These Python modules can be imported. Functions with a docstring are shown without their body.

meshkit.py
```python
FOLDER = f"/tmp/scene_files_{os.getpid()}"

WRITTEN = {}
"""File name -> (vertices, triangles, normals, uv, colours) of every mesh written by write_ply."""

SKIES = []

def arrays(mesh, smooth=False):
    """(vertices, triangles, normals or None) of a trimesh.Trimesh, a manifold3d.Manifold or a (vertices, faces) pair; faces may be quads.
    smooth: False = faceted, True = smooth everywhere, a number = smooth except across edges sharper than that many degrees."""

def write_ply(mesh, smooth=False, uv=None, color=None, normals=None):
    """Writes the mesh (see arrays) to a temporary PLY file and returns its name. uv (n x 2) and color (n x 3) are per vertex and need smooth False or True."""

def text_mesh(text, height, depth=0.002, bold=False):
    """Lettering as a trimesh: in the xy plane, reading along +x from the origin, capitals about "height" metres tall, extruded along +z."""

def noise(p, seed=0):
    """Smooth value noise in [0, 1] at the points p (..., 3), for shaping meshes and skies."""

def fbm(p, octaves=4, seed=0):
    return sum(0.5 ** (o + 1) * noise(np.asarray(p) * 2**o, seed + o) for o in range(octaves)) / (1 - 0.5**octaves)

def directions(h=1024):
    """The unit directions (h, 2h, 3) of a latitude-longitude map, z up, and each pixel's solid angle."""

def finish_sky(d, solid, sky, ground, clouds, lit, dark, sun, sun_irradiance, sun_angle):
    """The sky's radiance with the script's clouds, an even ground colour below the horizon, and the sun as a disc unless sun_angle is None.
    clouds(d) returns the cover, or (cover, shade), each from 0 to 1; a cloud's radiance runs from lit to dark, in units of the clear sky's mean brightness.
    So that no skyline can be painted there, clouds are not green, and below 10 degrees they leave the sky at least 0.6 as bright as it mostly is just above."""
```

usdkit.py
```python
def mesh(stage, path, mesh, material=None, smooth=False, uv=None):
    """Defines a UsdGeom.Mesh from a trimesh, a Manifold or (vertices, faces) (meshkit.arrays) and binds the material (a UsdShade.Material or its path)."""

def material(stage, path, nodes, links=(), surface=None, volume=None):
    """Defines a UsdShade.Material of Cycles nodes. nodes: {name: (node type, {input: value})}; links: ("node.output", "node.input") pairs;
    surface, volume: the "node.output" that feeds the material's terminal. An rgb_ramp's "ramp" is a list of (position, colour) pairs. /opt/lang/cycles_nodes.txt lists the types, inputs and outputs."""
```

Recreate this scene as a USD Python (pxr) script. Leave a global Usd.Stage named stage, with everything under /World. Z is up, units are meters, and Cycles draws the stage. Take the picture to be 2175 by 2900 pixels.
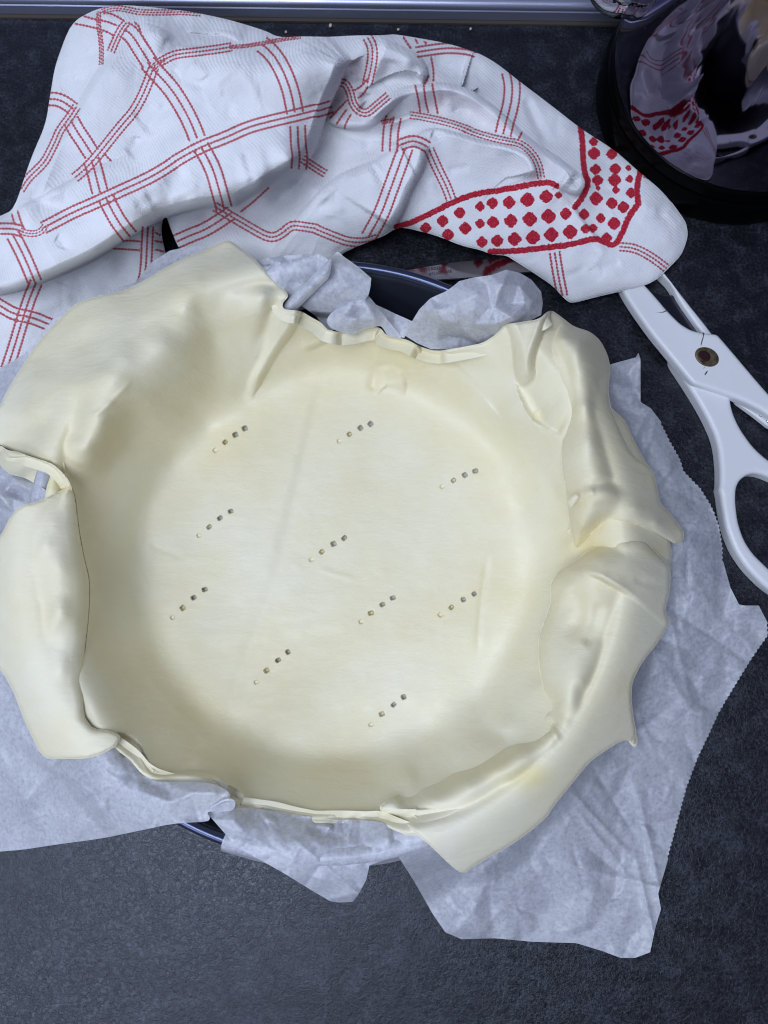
import math, random, numpy as np, trimesh, usdkit, meshkit, shapely
from shapely.geometry import Polygon, LineString, Point
from shapely import affinity
from scipy.interpolate import RBFInterpolator
from scipy.spatial import Delaunay, cKDTree
from pxr import Usd, UsdGeom, UsdLux, UsdShade, Gf, Sdf, Vt

stage = Usd.Stage.CreateInMemory()
UsdGeom.SetStageUpAxis(stage, UsdGeom.Tokens.z)
UsdGeom.SetStageMetersPerUnit(stage, 1.0)
UsdGeom.Xform.Define(stage, '/World')
RNG = np.random.default_rng(7)

# ---------------------------------------------------------------- camera, light, exposure
HC, TILT, ROLL, FOV = 0.4272, math.radians(9.0), 0.013, math.radians(66.0)
FPX = 1450 / math.tan(FOV / 2)
_c, _s = math.cos(TILT), math.sin(TILT)
FWD, UP0, RT0 = np.array([0, _s, -_c]), np.array([0, _c, _s]), np.array([1.0, 0, 0])
RT = RT0 * math.cos(ROLL) + UP0 * math.sin(ROLL)
UP = -RT0 * math.sin(ROLL) + UP0 * math.cos(ROLL)
CAM = np.array([0, 0, HC])
cam = UsdGeom.Camera.Define(stage, '/World/camera')
cam.CreateHorizontalApertureAttr(24.0)
cam.CreateFocalLengthAttr(24.0 * FPX / 2175)
cam.CreateClippingRangeAttr(Gf.Vec2f(0.01, 50))
cam.CreateFStopAttr(16.0)
cam.CreateFocusDistanceAttr(0.37)
cam.CreateExposureAttr(0.42)
cam.AddTransformOp().Set(Gf.Matrix4d(*[float(v) for v in (*RT, 0, *UP, 0, *(-FWD), 0, *CAM, 1)]))


def aim(prim, pos, target):
    pos, target = np.array(pos, float), np.array(target, float)
    z = pos - target
    z /= np.linalg.norm(z)
    x = np.cross([0, 0, 1.0], z)
    if np.linalg.norm(x) < 1e-6:
        x = np.array([1.0, 0, 0])
    x /= np.linalg.norm(x)
    y = np.cross(z, x)
    prim.AddTransformOp().Set(Gf.Matrix4d(*[float(v) for v in (*x, 0, *y, 0, *z, 0, *pos, 1)]))


def rect_light(name, pos, target, w, h, power, color):
    l = UsdLux.RectLight.Define(stage, '/World/' + name)
    l.CreateWidthAttr(w); l.CreateHeightAttr(h)
    l.CreateIntensityAttr(power); l.CreateExposureAttr(0.0)
    l.CreateColorAttr(Gf.Vec3f(*color))
    aim(l, pos, target)
    return l


# the lamp above the front of the worktop, left of the camera, and the window further left
rect_light('ceiling_light', (-0.24, -0.16, 1.10), (-0.03, 0.03, 0.0), 0.52, 0.42, 9.6, (0.74, 0.825, 1.0))
rect_light('front_lamp', (-0.60, -0.70, 0.95), (-0.05, -0.05, 0.0), 0.40, 0.30, 7.5, (0.71, 0.80, 1.0))
rect_light('window_light', (-1.1, 0.25, 0.75), (-0.02, 0.05, 0.03), 0.8, 0.6, 1.5, (0.70, 0.79, 1.0))
dome = UsdLux.DomeLight.Define(stage, '/World/sky')
dome_mat = usdkit.material(stage, '/World/Looks/room_air', {"b": ("background_shader", {"color": (0.58, 0.64, 1.0), "strength": 0.12})}, [], surface="b.background")
UsdShade.MaterialBindingAPI.Apply(dome.GetPrim()).Bind(dome_mat)

# ---------------------------------------------------------------- helpers


def cr(x0, y0, s):
    """Points measured in an enlarged detail of the photograph -> photograph coordinates; further columns pass through."""
    def f(*pts):
        return [(x0 + p[0] * s, y0 + p[1] * s, *p[2:]) for p in pts]
    return f


A1, A2, A3 = cr(0, 0, .3014), cr(400, 0, .3014), cr(850, 50, .3014)
A4, A5, A6 = cr(0, 400, .3014), cr(400, 350, .3014), cr(850, 350, .3014)
A7, A8 = cr(1250, 100, .3014), cr(1350, 480, .3737)
c1, c2, c3, c4 = cr(0, 0, .663), cr(1075, 0, .663), cr(0, 700, .663), cr(1075, 700, .663)
c5, c6, c7, c8 = cr(0, 1400, .663), cr(1075, 1400, .663), cr(0, 2100, .663), cr(1075, 2100, .663)
b1, b2, b3, b4 = cr(700, 650, .3617), cr(0, 1200, .2411), cr(1550, 1300, .4068), cr(950, 2200, .3315)
b5, b6, b7, b8 = cr(1775, 850, .2411), cr(1900, 1150, .2486), cr(400, 2200, .2411), cr(1640, 0, .3225)


def world(px, z):
    """Where the line of sight through photograph point px meets height z (metres)."""
    px = np.asarray(px, float)
    z = np.broadcast_to(np.asarray(z, float), px.shape[:-1])
    d = FWD + ((px[..., 0] - 1087.5) / FPX)[..., None] * RT - ((px[..., 1] - 1450) / FPX)[..., None] * UP
    return CAM + d * ((z - HC) / d[..., 2])[..., None]


def photo(P):
    d = np.asarray(P, float) - CAM
    w = d @ FWD
    return np.stack([1087.5 + FPX * (d @ RT) / w, 1450 - FPX * (d @ UP) / w], -1)


MM = 1e-3
PXM = 6000.0   # photograph pixels per metre, roughly


def densify(pts, step=4.0, smooth=2, closed=True):
    p = np.array([q[:2] for q in pts], float)
    for _ in range(smooth):
        if closed:
            n = np.roll(p, -1, 0)
            p = np.stack([.8 * p + .2 * n, .2 * p + .8 * n], 1).reshape(-1, 2)
        else:
            a, b = p[:-1], p[1:]
            q = np.stack([.75 * a + .25 * b, .25 * a + .75 * b], 1).reshape(-1, 2)
            p = np.vstack([p[:1], q, p[-1:]])
    if closed:
        p = np.vstack([p, p[:1]])
    l = np.r_[0, np.cumsum(np.hypot(*np.diff(p, axis=0).T))]
    n = max(int(l[-1] / step), 4)
    s = np.linspace(0, l[-1], n + 1)
    q = np.stack([np.interp(s, l, p[:, 0]), np.interp(s, l, p[:, 1])], 1)
    return q[:-1] if closed else q


def line_field(px, pts, hi=None, smooth=2):
    """Signed distance (positive on the side of hi), arc fraction and arc length of the nearest point of a polyline."""
    q = densify(pts, 2.0, smooth, closed=False)
    d, i = cKDTree(q).query(px)
    t = np.gradient(q, axis=0)
    t /= np.linalg.norm(t, axis=1, keepdims=True) + 1e-9
    v = px - q[i]
    side = np.sign(t[i, 0] * v[:, 1] - t[i, 1] * v[:, 0])
    if hi is not None:
        h = np.array(hi, float)
        j = cKDTree(q).query(h)[1]
        if t[j, 0] * (h - q[j])[1] - t[j, 1] * (h - q[j])[0] < 0:
            side = -side
    return d * np.where(side == 0, 1, side), i / (len(q) - 1), i * 2.0


def taper(u, a=.15, b=.15):
    """Fades a fold out towards its two ends (a, b: share of its length)."""
    f = np.ones_like(u)
    if a > 0:
        f *= np.clip(u / a, 0, 1)
    if b > 0:
        f *= np.clip((1 - u) / b, 0, 1)
    return f * f * (3 - 2 * f)


def near(px, pts, reach):
    q = np.array([v[:2] for v in pts], float)
    return np.where(((px > q.min(0) - reach) & (px < q.max(0) + reach)).all(1))[0]


def step_fold(allpx, pts, hi, amp, r=20, w=60, ta=.15, tb=.15):
    """A fold of the sheet that overlaps what lies beside it: a rounded lip r wide that falls away gently over w behind."""
    out = np.zeros(len(allpx))
    ix = near(allpx, pts, r + 3.5 * w)
    if len(ix) == 0:
        return out
    px = allpx[ix]
    s, u, _ = line_field(px, pts, hi)
    f = np.zeros(len(px))
    m = s > 0
    x = np.clip(s[m] / r, 0, 1)
    f[m] = np.sqrt(np.clip(1 - (1 - x) ** 2, 0, 1)) * np.exp(-np.maximum(s[m] - r, 0) / w)
    f *= np.clip((r + 3.4 * w - np.abs(s)) / (.6 * w), 0, 1)
    out[ix] = amp * f * taper(u, ta, tb)
    return out


def soft(allpx, pts, amp, w, ta=.2, tb=.2):
    out = np.zeros(len(allpx))
    ix = near(allpx, pts, 3 * w)
    if len(ix):
        s, u, _ = line_field(allpx[ix], pts)
        out[ix] = amp * np.exp(-(s / w) ** 2) * taper(u, ta, tb)
    return out


def tri_patch(outline, step, smooth=2, dense=(), edge=None):
    """Triangles over a shape outlined in photograph coordinates."""
    b = densify(outline, edge or step, smooth)
    poly = Polygon(b)
    if not poly.is_valid:
        poly = poly.buffer(0)
        if poly.geom_type != 'Polygon':
            poly = max(poly.geoms, key=lambda g: g.area)
        b = densify(list(poly.exterior.coords)[:-1], edge or step, 0)
    x0, y0, x1, y1 = poly.bounds
    gx, gy = np.meshgrid(np.arange(x0, x1, step), np.arange(y0, y1, step * .866))
    gx = gx + (np.arange(gx.shape[0]) % 2)[:, None] * step / 2
    g = np.stack([gx.ravel(), gy.ravel()], 1)
    g += RNG.uniform(-.08, .08, g.shape) * step
    for (cx, cy, rr, st) in dense:
        hx, hy = np.meshgrid(np.arange(cx - rr, cx + rr, st), np.arange(cy - rr, cy + rr, st))
        h = np.stack([hx.ravel(), hy.ravel()], 1)
        g = np.vstack([g[np.maximum(abs(g[:, 0] - cx), abs(g[:, 1] - cy)) > rr], h + RNG.uniform(-.05, .05, h.shape)])
    g = g[shapely.contains_xy(poly, g[:, 0], g[:, 1])]
    g = g[cKDTree(b).query(g)[0] > step * .55]
    p = np.vstack([b, g])
    f = Delaunay(p).simplices
    c = p[f].mean(1)
    f = f[shapely.contains_xy(poly, c[:, 0], c[:, 1])]
    a = p[f]
    e1, e2 = a[:, 1] - a[:, 0], a[:, 2] - a[:, 0]
    area = e1[:, 0] * e2[:, 1] - e1[:, 1] * e2[:, 0]
    f = f[np.abs(area) > 1e-3]
    f = np.where((area[np.abs(area) > 1e-3] > 0)[:, None], f[:, ::-1], f)
    return p, f, len(b)


def skirt(p, z, f, nb, r, under=10):
    """Turns the edge of a sheet under: a half-round of radius r (metres, per boundary point) and a strip of its underside."""
    b = p[:nb]
    t = np.roll(b, -1, 0) - np.roll(b, 1, 0)
    t /= np.linalg.norm(t, axis=1, keepdims=True) + 1e-9
    n = np.stack([-t[:, 1], t[:, 0]], 1)
    poly = Polygon(b)
    probe = b + n * 2
    ins = shapely.contains_xy(poly, probe[:, 0], probe[:, 1])
    if ins.mean() < .5:
        n = -n
    for _ in range(6):
        n = (np.roll(n, 1, 0) + n + np.roll(n, -1, 0)) / 3
    P, Z, F = [p], [z], [f]
    prev, base = np.arange(nb), len(p)
    for ph, ex in ((30, 0), (60, 0), (90, 0), (90, 1)):
        a = math.radians(ph)
        off = r * (1 - math.cos(a)) * PXM + ex * under
        P.append(b + n * np.asarray(off).reshape(-1, 1))
        Z.append(z[:nb] - r * math.sin(a) + ex * 0)
        cur = base + np.arange(nb)
        nx = np.roll(np.arange(nb), -1)
        q1 = np.stack([prev, cur, cur[nx]], 1)
        q2 = np.stack([prev, cur[nx], prev[nx]], 1)
        F += [q1, q2]
        prev, base = cur, base + nb
    F = np.vstack(F)
    return np.vstack(P), np.concatenate(Z), F


PC = np.array([-.0257, .0423])   # the cake tin stands here


def over_rim(p, z, clear, out=1.05, cut=13, inn=1.9, c=6.0):
    """Lets a sheet ride over the tin's rim instead of passing through it (clear: mm above the worktop at the rim)."""
    for _ in range(3):
        W = world(p, z)
        r = np.hypot(W[:, 0] - PC[0], W[:, 1] - PC[1])
        an = np.arctan2(W[:, 1] - PC[1], W[:, 0] - PC[0])
        wob = meshkit.noise(np.c_[np.cos(an) * 2.2, np.sin(an) * 2.2, np.full(len(an), .5)], 9) - .5
        d = (r - .1368) / MM
        d = d + np.where(d < -9, wob * 10 * np.clip((-d - 9) / 14, 0, 1), 0)
        low = (clear - np.where(d > 0, out, inn) * (np.sqrt(d * d + c * c) - c) - 9 * np.maximum(-d - cut, 0)) * MM
        k = np.where(d < -12, 1.6 + np.clip(-d - 12, 0, 14) * .2, 1.6) * MM
        d = np.clip((low - z) / k, -30, 30)
        z = z + k * np.log1p(np.exp(d)) * (low > -30 * MM)
    W = world(p, z)
    r = np.hypot(W[:, 0] - PC[0], W[:, 1] - PC[1])
    return np.where(r < .134, np.maximum(z, np.where(r > .127, 6.5, 4.2) * MM), z)


def sheet(outline, ctrl, folds=(), step=4.0, roll=2 * MM, smooth=2, dense=(), extra=None, rbf_smooth=0.0, noise=0.0, under=10, edge=None, kernel='thin_plate_spline', rim=None, crisp=1):
    """A soft sheet: heights (mm) from control points, plus folds, its edge rolled under. Outline points are (x, y[, z mm[, roll mm]])."""
    c = np.array([q[:3] for q in list(ctrl) + [o for o in outline if len(o) > 2]], float)
    _, keep = np.unique(c[:, :2].round(0), axis=0, return_index=True)
    c = c[keep]
    p, f, nb = tri_patch(outline, step, smooth, dense, edge)
    z = RBFInterpolator(c[:, :2] / 300, c[:, 2], kernel=kernel, smoothing=rbf_smooth)(p / 300) * MM
    for fold in folds:
        kind, args = fold[0], list(fold[1:])
        if kind == 'g' and args[2] <= 12 and crisp < 1:
            args[1] *= crisp
            args[2] += 4
        z = z + (step_fold if kind == 's' else soft)(p, *args) * MM
    if noise:
        q = np.c_[p / 90, np.zeros(len(p))]
        z = z + (meshkit.fbm(q, 3, 5) - .5) * noise * MM
    if rim:
        z = over_rim(p, z, *rim)
    if extra is not None:
        z = z + extra(p) * MM
    z = np.maximum(z, 1.2 * MM)
    rs = np.array([(o[3] * MM if len(o) > 3 else roll) for o in outline])
    ob = np.array([o[:2] for o in outline], float)
    d, i = cKDTree(p[:nb]).query(p)
    w = 1 / (np.linalg.norm(p[:nb, None] - ob[None], axis=2) + 8) ** 2
    rb = (w * rs).sum(1) / w.sum(1)
    w4 = w * w
    sb = (w4 * np.array([len(o) > 3 and o[3] == 1 for o in outline])).sum(1) / w4.sum(1)
    z = z - 8 * MM * sb[i] * np.exp(-(d / 55) ** 2)
    r = rb[i]
    x = np.clip(d / (r * PXM + 1e-9), 0, 1)
    z = z - r * (1 - np.sqrt(np.clip(1 - (1 - x) ** 2, 0, 1)))
    p0 = p
    if rb.max() > 0:
        zz = np.maximum(z, .6 * MM)
        p, z, f = skirt(p, zz, f, nb, rb, under)
        z = np.maximum(z, .4 * MM)
    return world(p, z), f, p


def join(parts):
    V, F, P, n = [], [], [], 0
    for v, f, p in parts:
        V.append(v); F.append(f + n); P.append(p); n += len(v)
    return np.vstack(V), np.vstack(F), np.vstack(P)


_used = {}


def numbered(path):
    k = _used.get(path, 0)
    _used[path] = k + 1
    return path if k == 0 else f'{path}_{k:03d}'


def obj(name, mesh, mat, parent='/World', smooth=30, attrs=None):
    path = numbered(f'{parent}/{name}')
    m = usdkit.mesh(stage, path, mesh, mat, smooth=smooth)
    for k, v in (attrs or {}).items():
        UsdGeom.PrimvarsAPI(m).CreatePrimvar(k, Sdf.ValueTypeNames.FloatArray, 'vertex').Set(Vt.FloatArray.FromNumpy(np.asarray(v, np.float32)))
    return m.GetPrim()


def thing(name, label, cat, loc=(0, 0, 0), group=None):
    path = numbered('/World/' + name)
    x = UsdGeom.Xform.Define(stage, path)
    x.AddTranslateOp().Set(Gf.Vec3d(*[float(v) for v in loc]))
    tag(x.GetPrim(), label, cat, group)
    return path


def tag(p, label=None, cat=None, group=None, kind=None):
    for k, v in (('label', label), ('category', cat), ('group', group), ('kind', kind)):
        if v:
            p.SetCustomDataByKey(k, v)
    return p


def lathe(profile, n=160):
    """profile: (radius, z) from the bottom to the top."""
    pr = np.array(profile, float)
    a = np.linspace(0, 2 * np.pi, n, endpoint=False)
    v = np.stack([pr[:, None, 0] * np.cos(a), pr[:, None, 0] * np.sin(a), np.repeat(pr[:, 1:2], n, 1)], -1).reshape(-1, 3)
    i, j = np.meshgrid(np.arange(len(pr) - 1), np.arange(n), indexing='ij')
    j2 = (j + 1) % n
    q = np.stack([i * n + j, i * n + j2, (i + 1) * n + j2, (i + 1) * n + j], -1).reshape(-1, 4)
    return trimesh.Trimesh(v, np.vstack([q[:, [0, 1, 2]], q[:, [0, 2, 3]]]), process=False)


def slab(px_pts, z0, z1, bevel=1.5, step=5, smooth=2, dome=0.0, holes=()):
    """A moulded bar: outline traced at height z1 (mm), rounded upper edges, straight sides down to z0."""
    o = [(x, y) for x, y, *_ in px_pts]
    pl = Polygon(densify([(*q,) for q in o], 3, smooth))
    W = world(np.array(pl.exterior.coords)[:-1], z1 * MM)[:, :2]
    hs = [world(densify(h, 3, smooth), z1 * MM)[:, :2] for h in holes]
    P = Polygon(W, hs).buffer(0)
    if P.geom_type != 'Polygon':
        P = max(P.geoms, key=lambda g: g.area)
    from manifold3d import Manifold, CrossSection
    layers = []
    prof = [(0, 0)] + [(bevel * (1 - math.cos(a)), bevel * math.sin(a)) for a in np.radians([30, 60, 90])]
    base = P.buffer(0)
    # stack of rings joined by hull-free extrusion: march the boundary distance as height
    x0, y0, x1, y1 = P.bounds
    s = .9 * MM
    gx, gy = np.meshgrid(np.arange(x0, x1, s), np.arange(y0, y1, s))
    g = np.stack([gx.ravel(), gy.ravel()], 1)
    bl = []
    for ring in [P.exterior, *P.interiors]:
        n = max(int(ring.length / s), 8)
        bl.append(np.array([ring.interpolate(k / n, normalized=True).coords[0] for k in range(n)]))
    for off in (.25, .6, 1.1):
        Q = P.buffer(-off * MM)
        for G in getattr(Q, 'geoms', [Q]):
            if G.is_empty:
                continue
            for ring in [G.exterior, *G.interiors]:
                n = max(int(ring.length / s), 8)
                bl.append(np.array([ring.interpolate(k / n, normalized=True).coords[0] for k in range(n)]))
    bd = np.vstack(bl)
    Q = P.buffer(-1.6 * MM)
    g = g[shapely.contains_xy(Q, g[:, 0], g[:, 1])]
    g += RNG.uniform(-.1, .1, g.shape) * s
    v2 = np.vstack([bd, g])
    f = Delaunay(v2).simplices
    c = v2[f].mean(1)
    f = f[shapely.contains_xy(P.buffer(1e-5), c[:, 0], c[:, 1])]
    e1, e2 = v2[f[:, 1]] - v2[f[:, 0]], v2[f[:, 2]] - v2[f[:, 0]]
    ar = e1[:, 0] * e2[:, 1] - e1[:, 1] * e2[:, 0]
    f = np.where((ar < 0)[:, None], f[:, ::-1], f)[np.abs(ar) > 1e-12]
    ext = np.vstack([np.array(r.coords) for r in [P.exterior, *P.interiors]])
    lines = shapely.MultiLineString([r for r in [P.exterior, *P.interiors]])
    d = shapely.distance(shapely.points(v2), lines) / MM
    x = np.clip(d / bevel, 0, 1)
    z = (z1 - bevel * (1 - np.sqrt(np.clip(1 - (1 - x) ** 2, 0, 1))) + dome * (1 - np.exp(-d / 4))) * MM
    top = np.c_[v2, z]
    # sides
    V, F = [top], [f]
    n0 = len(top)
    at = 0
    for r in bl[:1 + len(P.interiors)]:
        n = len(r)
        idx = at + np.arange(n)
        low = np.c_[r, np.full(n, z0 * MM)]
        V.append(low)
        li = n0 + np.arange(n)
        nx = np.roll(np.arange(n), -1)
        F += [np.stack([idx, li, li[nx]], 1), np.stack([idx, li[nx], idx[nx]], 1)]
        n0 += n
        at += n
    m = trimesh.Trimesh(np.vstack(V), np.vstack(F), process=False)
    m.fix_normals()
    return m


def mat(name, nodes, links, surface="p.BSDF"):
    return usdkit.material(stage, '/World/Looks/' + name, nodes, links, surface=surface)


# ---------------------------------------------------------------- materials
# slate-look laminate: mottled charcoal with fine pale scuffs and a pitted relief
counter_mat = mat('slate_laminate', {
    "tc": ("geometry", {}),
    "n1": ("noise_texture", {"scale": 85, "detail": 5, "roughness": .62, "distortion": .5}),
    "n2": ("noise_texture", {"scale": 640, "detail": 4, "roughness": .75}),
    "n3": ("noise_texture", {"scale": 12, "detail": 3, "roughness": .5}),
    "m1": ("math", {"math_type": "multiply"}),
    "r1": ("rgb_ramp", {"ramp": [(0.0, (.004, .0042, .006)), (.20, (.006, .0065, .009)), (.27, (.013, .014, .018)), (.36, (.034, .037, .050)), (1.0, (.12, .13, .17))]}),
    "n4": ("noise_texture", {"scale": 1300, "detail": 2, "roughness": .6}),
    "b1": ("bump", {"strength": .30, "distance": .0004}),
    "n6": ("noise_texture", {"scale": 330, "detail": 6, "roughness": .72, "distortion": .3}),
    "pl": ("map_range", {"range_type": "smoothstep", "from_min": .40, "from_max": .62, "to_min": 0, "to_max": 1}),
    "b2": ("bump", {"strength": .55, "distance": .00016}),
    "rr": ("map_range", {"from_min": .3, "from_max": .7, "to_min": .20, "to_max": .38}),
    "p": ("principled_bsdf", {"specular_ior_level": .50, "specular_tint": (.82, .88, 1.0)}),
}, [("tc.position", "n1.vector"), ("tc.position", "n2.vector"), ("tc.position", "n3.vector"), ("tc.position", "n4.vector"),
    ("n1.fac", "m1.value1"), ("n2.fac", "m1.value2"), ("m1.value", "r1.fac"), ("r1.color", "p.base_color"),
    ("n4.fac", "b1.height"), ("tc.position", "n6.vector"), ("n6.fac", "pl.value"), ("pl.result", "b2.height"), ("b1.normal", "b2.normal"), ("b2.normal", "p.normal"),
    ("n2.fac", "rr.value"), ("rr.result", "p.roughness")])

dough_mat = mat('raw_pastry', {
    "tc": ("geometry", {}),
    "n1": ("noise_texture", {"scale": 14, "detail": 4, "roughness": .6}),
    "r1": ("rgb_ramp", {"ramp": [(.3, (.785, .705, .46)), (.5, (.815, .757, .54)), (.7, (.84, .80, .63))]}),
    "n5": ("noise_texture", {"scale": 190, "detail": 5, "roughness": .7, "distortion": .3}),
    "fl": ("map_range", {"from_min": .56, "from_max": .74, "to_min": 0, "to_max": .55, "clamp": True}),
    "mf": ("mix", {"color2": (.87, .82, .66)}),
    "bt": ("attribute", {"attribute": "butter"}),
    "nb": ("noise_texture", {"scale": 120, "detail": 4}),
    "bm": ("math", {"math_type": "multiply", "use_clamp": True}),
    "my": ("mix", {"color2": (.80, .69, .30)}),
    "mp": ("mapping", {"scale": (1, 3.2, 1), "rotation": (0, 0, .15)}),
    "n2": ("noise_texture", {"scale": 60, "detail": 6, "roughness": .65, "distortion": .6}),
    "n3": ("noise_texture", {"scale": 900, "detail": 2}),
    "b1": ("bump", {"strength": .26, "distance": .0016}),
    "b2": ("bump", {"strength": .05, "distance": .0005}),
    "rr": ("map_range", {"from_min": .35, "from_max": .7, "to_min": .58, "to_max": .38}),
    "p": ("principled_bsdf", {"specular_ior_level": .35}),
}, [("tc.position", "n1.vector"), ("tc.position", "mp.vector"), ("mp.vector", "n2.vector"), ("tc.position", "n3.vector"), ("n1.fac", "r1.fac"), ("mp.vector", "n5.vector"), ("n5.fac", "fl.value"), ("fl.result", "mf.fac"), ("r1.color", "mf.color1"), ("mf.color", "my.color1"), ("tc.position", "nb.vector"), ("nb.fac", "bm.value1"), ("bt.fac", "bm.value2"), ("bm.value", "my.fac"), ("my.color", "p.base_color"),
    ("n2.fac", "b1.height"), ("n3.fac", "b2.height"), ("b1.normal", "b2.normal"), ("b2.normal", "p.normal"), ("n2.fac", "rr.value"), ("rr.result", "p.roughness")])

paper_mat = mat('baking_parchment', {
    "tc": ("geometry", {}),
    "n1": ("noise_texture", {"scale": 520, "detail": 4, "roughness": .75}),
    "n2": ("noise_texture", {"scale": 28, "detail": 3}),
    "mm": ("math", {"math_type": "multiply_add", "value2": .30}),
    "r1": ("rgb_ramp", {"ramp": [(.48, (.60, .62, .69)), (.64, (.78, .80, .87)), (.80, (.91, .925, .955))]}),
    "b": ("bump", {"strength": .18, "distance": .0007}),
    "p": ("principled_bsdf", {"roughness": .36, "specular_ior_level": .5}),
    "t": ("translucent_bsdf", {"color": (.8, .81, .84)}),
    "tr": ("transparent_bsdf", {"color": (.95, .95, .97)}),
    "x1": ("mix_closure", {"fac": .32}),
    "x2": ("mix_closure", {"fac": .10}),
}, [("tc.position", "n1.vector"), ("tc.position", "n2.vector"), ("n2.fac", "mm.value1"), ("n1.fac", "mm.value3"), ("mm.value", "r1.fac"), ("r1.color", "p.base_color"), ("n1.fac", "b.height"), ("b.normal", "p.normal"),
    ("p.BSDF", "x1.closure1"), ("t.BSDF", "x1.closure2"), ("x1.closure", "x2.closure1"), ("tr.BSDF", "x2.closure2")], surface="x2.closure")

towel_mat = mat('woven_cotton', {
    "tc": ("geometry", {}),
    "at": ("attribute", {"attribute": "thread"}),
    "ad": ("attribute", {"attribute": "bead"}),
    "ar": ("attribute", {"attribute": "dotted"}),
    "nn": ("noise_texture", {"scale": 1500, "detail": 2}),
    "ne": ("noise_texture", {"scale": 700, "detail": 2}),
    "wob": ("math", {"math_type": "multiply_add", "value2": 2.4, "value3": -1.2}),
    "tw": ("math", {"math_type": "add"}),
    "twb": ("math", {"math_type": "add"}),
    "tm": ("map_range", {"from_min": -.9, "from_max": .7, "to_min": .88, "to_max": 0, "clamp": True}),
    "wob2": ("math", {"math_type": "multiply_add", "value2": 9, "value3": -4.5}),
    "rw": ("math", {"math_type": "add"}),
    "rm": ("map_range", {"from_min": -1.0, "from_max": 1.0, "to_min": 1, "to_max": 0, "clamp": True}),
    "mx": ("math", {"math_type": "maximum"}),
    "cn": ("noise_texture", {"scale": 45, "detail": 3}),
    "white": ("rgb_ramp", {"ramp": [(.3, (.74, .745, .765)), (.7, (.83, .835, .85))]}),
    "red": ("rgb_ramp", {"ramp": [(.30, (.36, .014, .032)), (.60, (.54, .035, .062)), (.78, (.66, .20, .22))]}),
    "mc": ("mix", {}),
    "wv": ("wave_texture", {"bands_direction": "diagonal", "scale": 290, "distortion": 1.2, "detail": 2, "detail_scale": 1.2}),
    "ck": ("noise_texture", {"scale": 55, "detail": 5, "roughness": .62}),
    "b1": ("bump", {"strength": .34, "distance": .0004}),
    "b2": ("bump", {"strength": .42, "distance": .004}),
    "b3": ("bump", {"strength": .5, "distance": .0005}),
    "p": ("principled_bsdf", {"roughness": 1.0, "specular_ior_level": .03, "diffuse_roughness": .6}),
}, [("tc.position", "nn.vector"), ("tc.position", "ne.vector"), ("tc.position", "cn.vector"), ("tc.position", "wv.vector"), ("tc.position", "ck.vector"),
    ("nn.fac", "wob.value1"), ("wob.value", "tw.value1"), ("at.fac", "tw.value2"), ("tw.value", "twb.value1"), ("ad.fac", "twb.value2"), ("twb.value", "tm.value"),
    ("ne.fac", "wob2.value1"), ("wob2.value", "rw.value1"), ("ar.fac", "rw.value2"), ("rw.value", "rm.value"),
    ("tm.result", "mx.value1"), ("rm.result", "mx.value2"), ("cn.fac", "white.fac"), ("nn.fac", "red.fac"),
    ("mx.value", "mc.fac"), ("white.color", "mc.color1"), ("red.color", "mc.color2"), ("mc.color", "p.base_color"),
    ("wv.fac", "b1.height"), ("ck.fac", "b2.height"), ("b2.normal", "b1.normal"), ("nn.fac", "b3.height"), ("b1.normal", "b3.normal"), ("b3.normal", "p.normal")])


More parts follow.
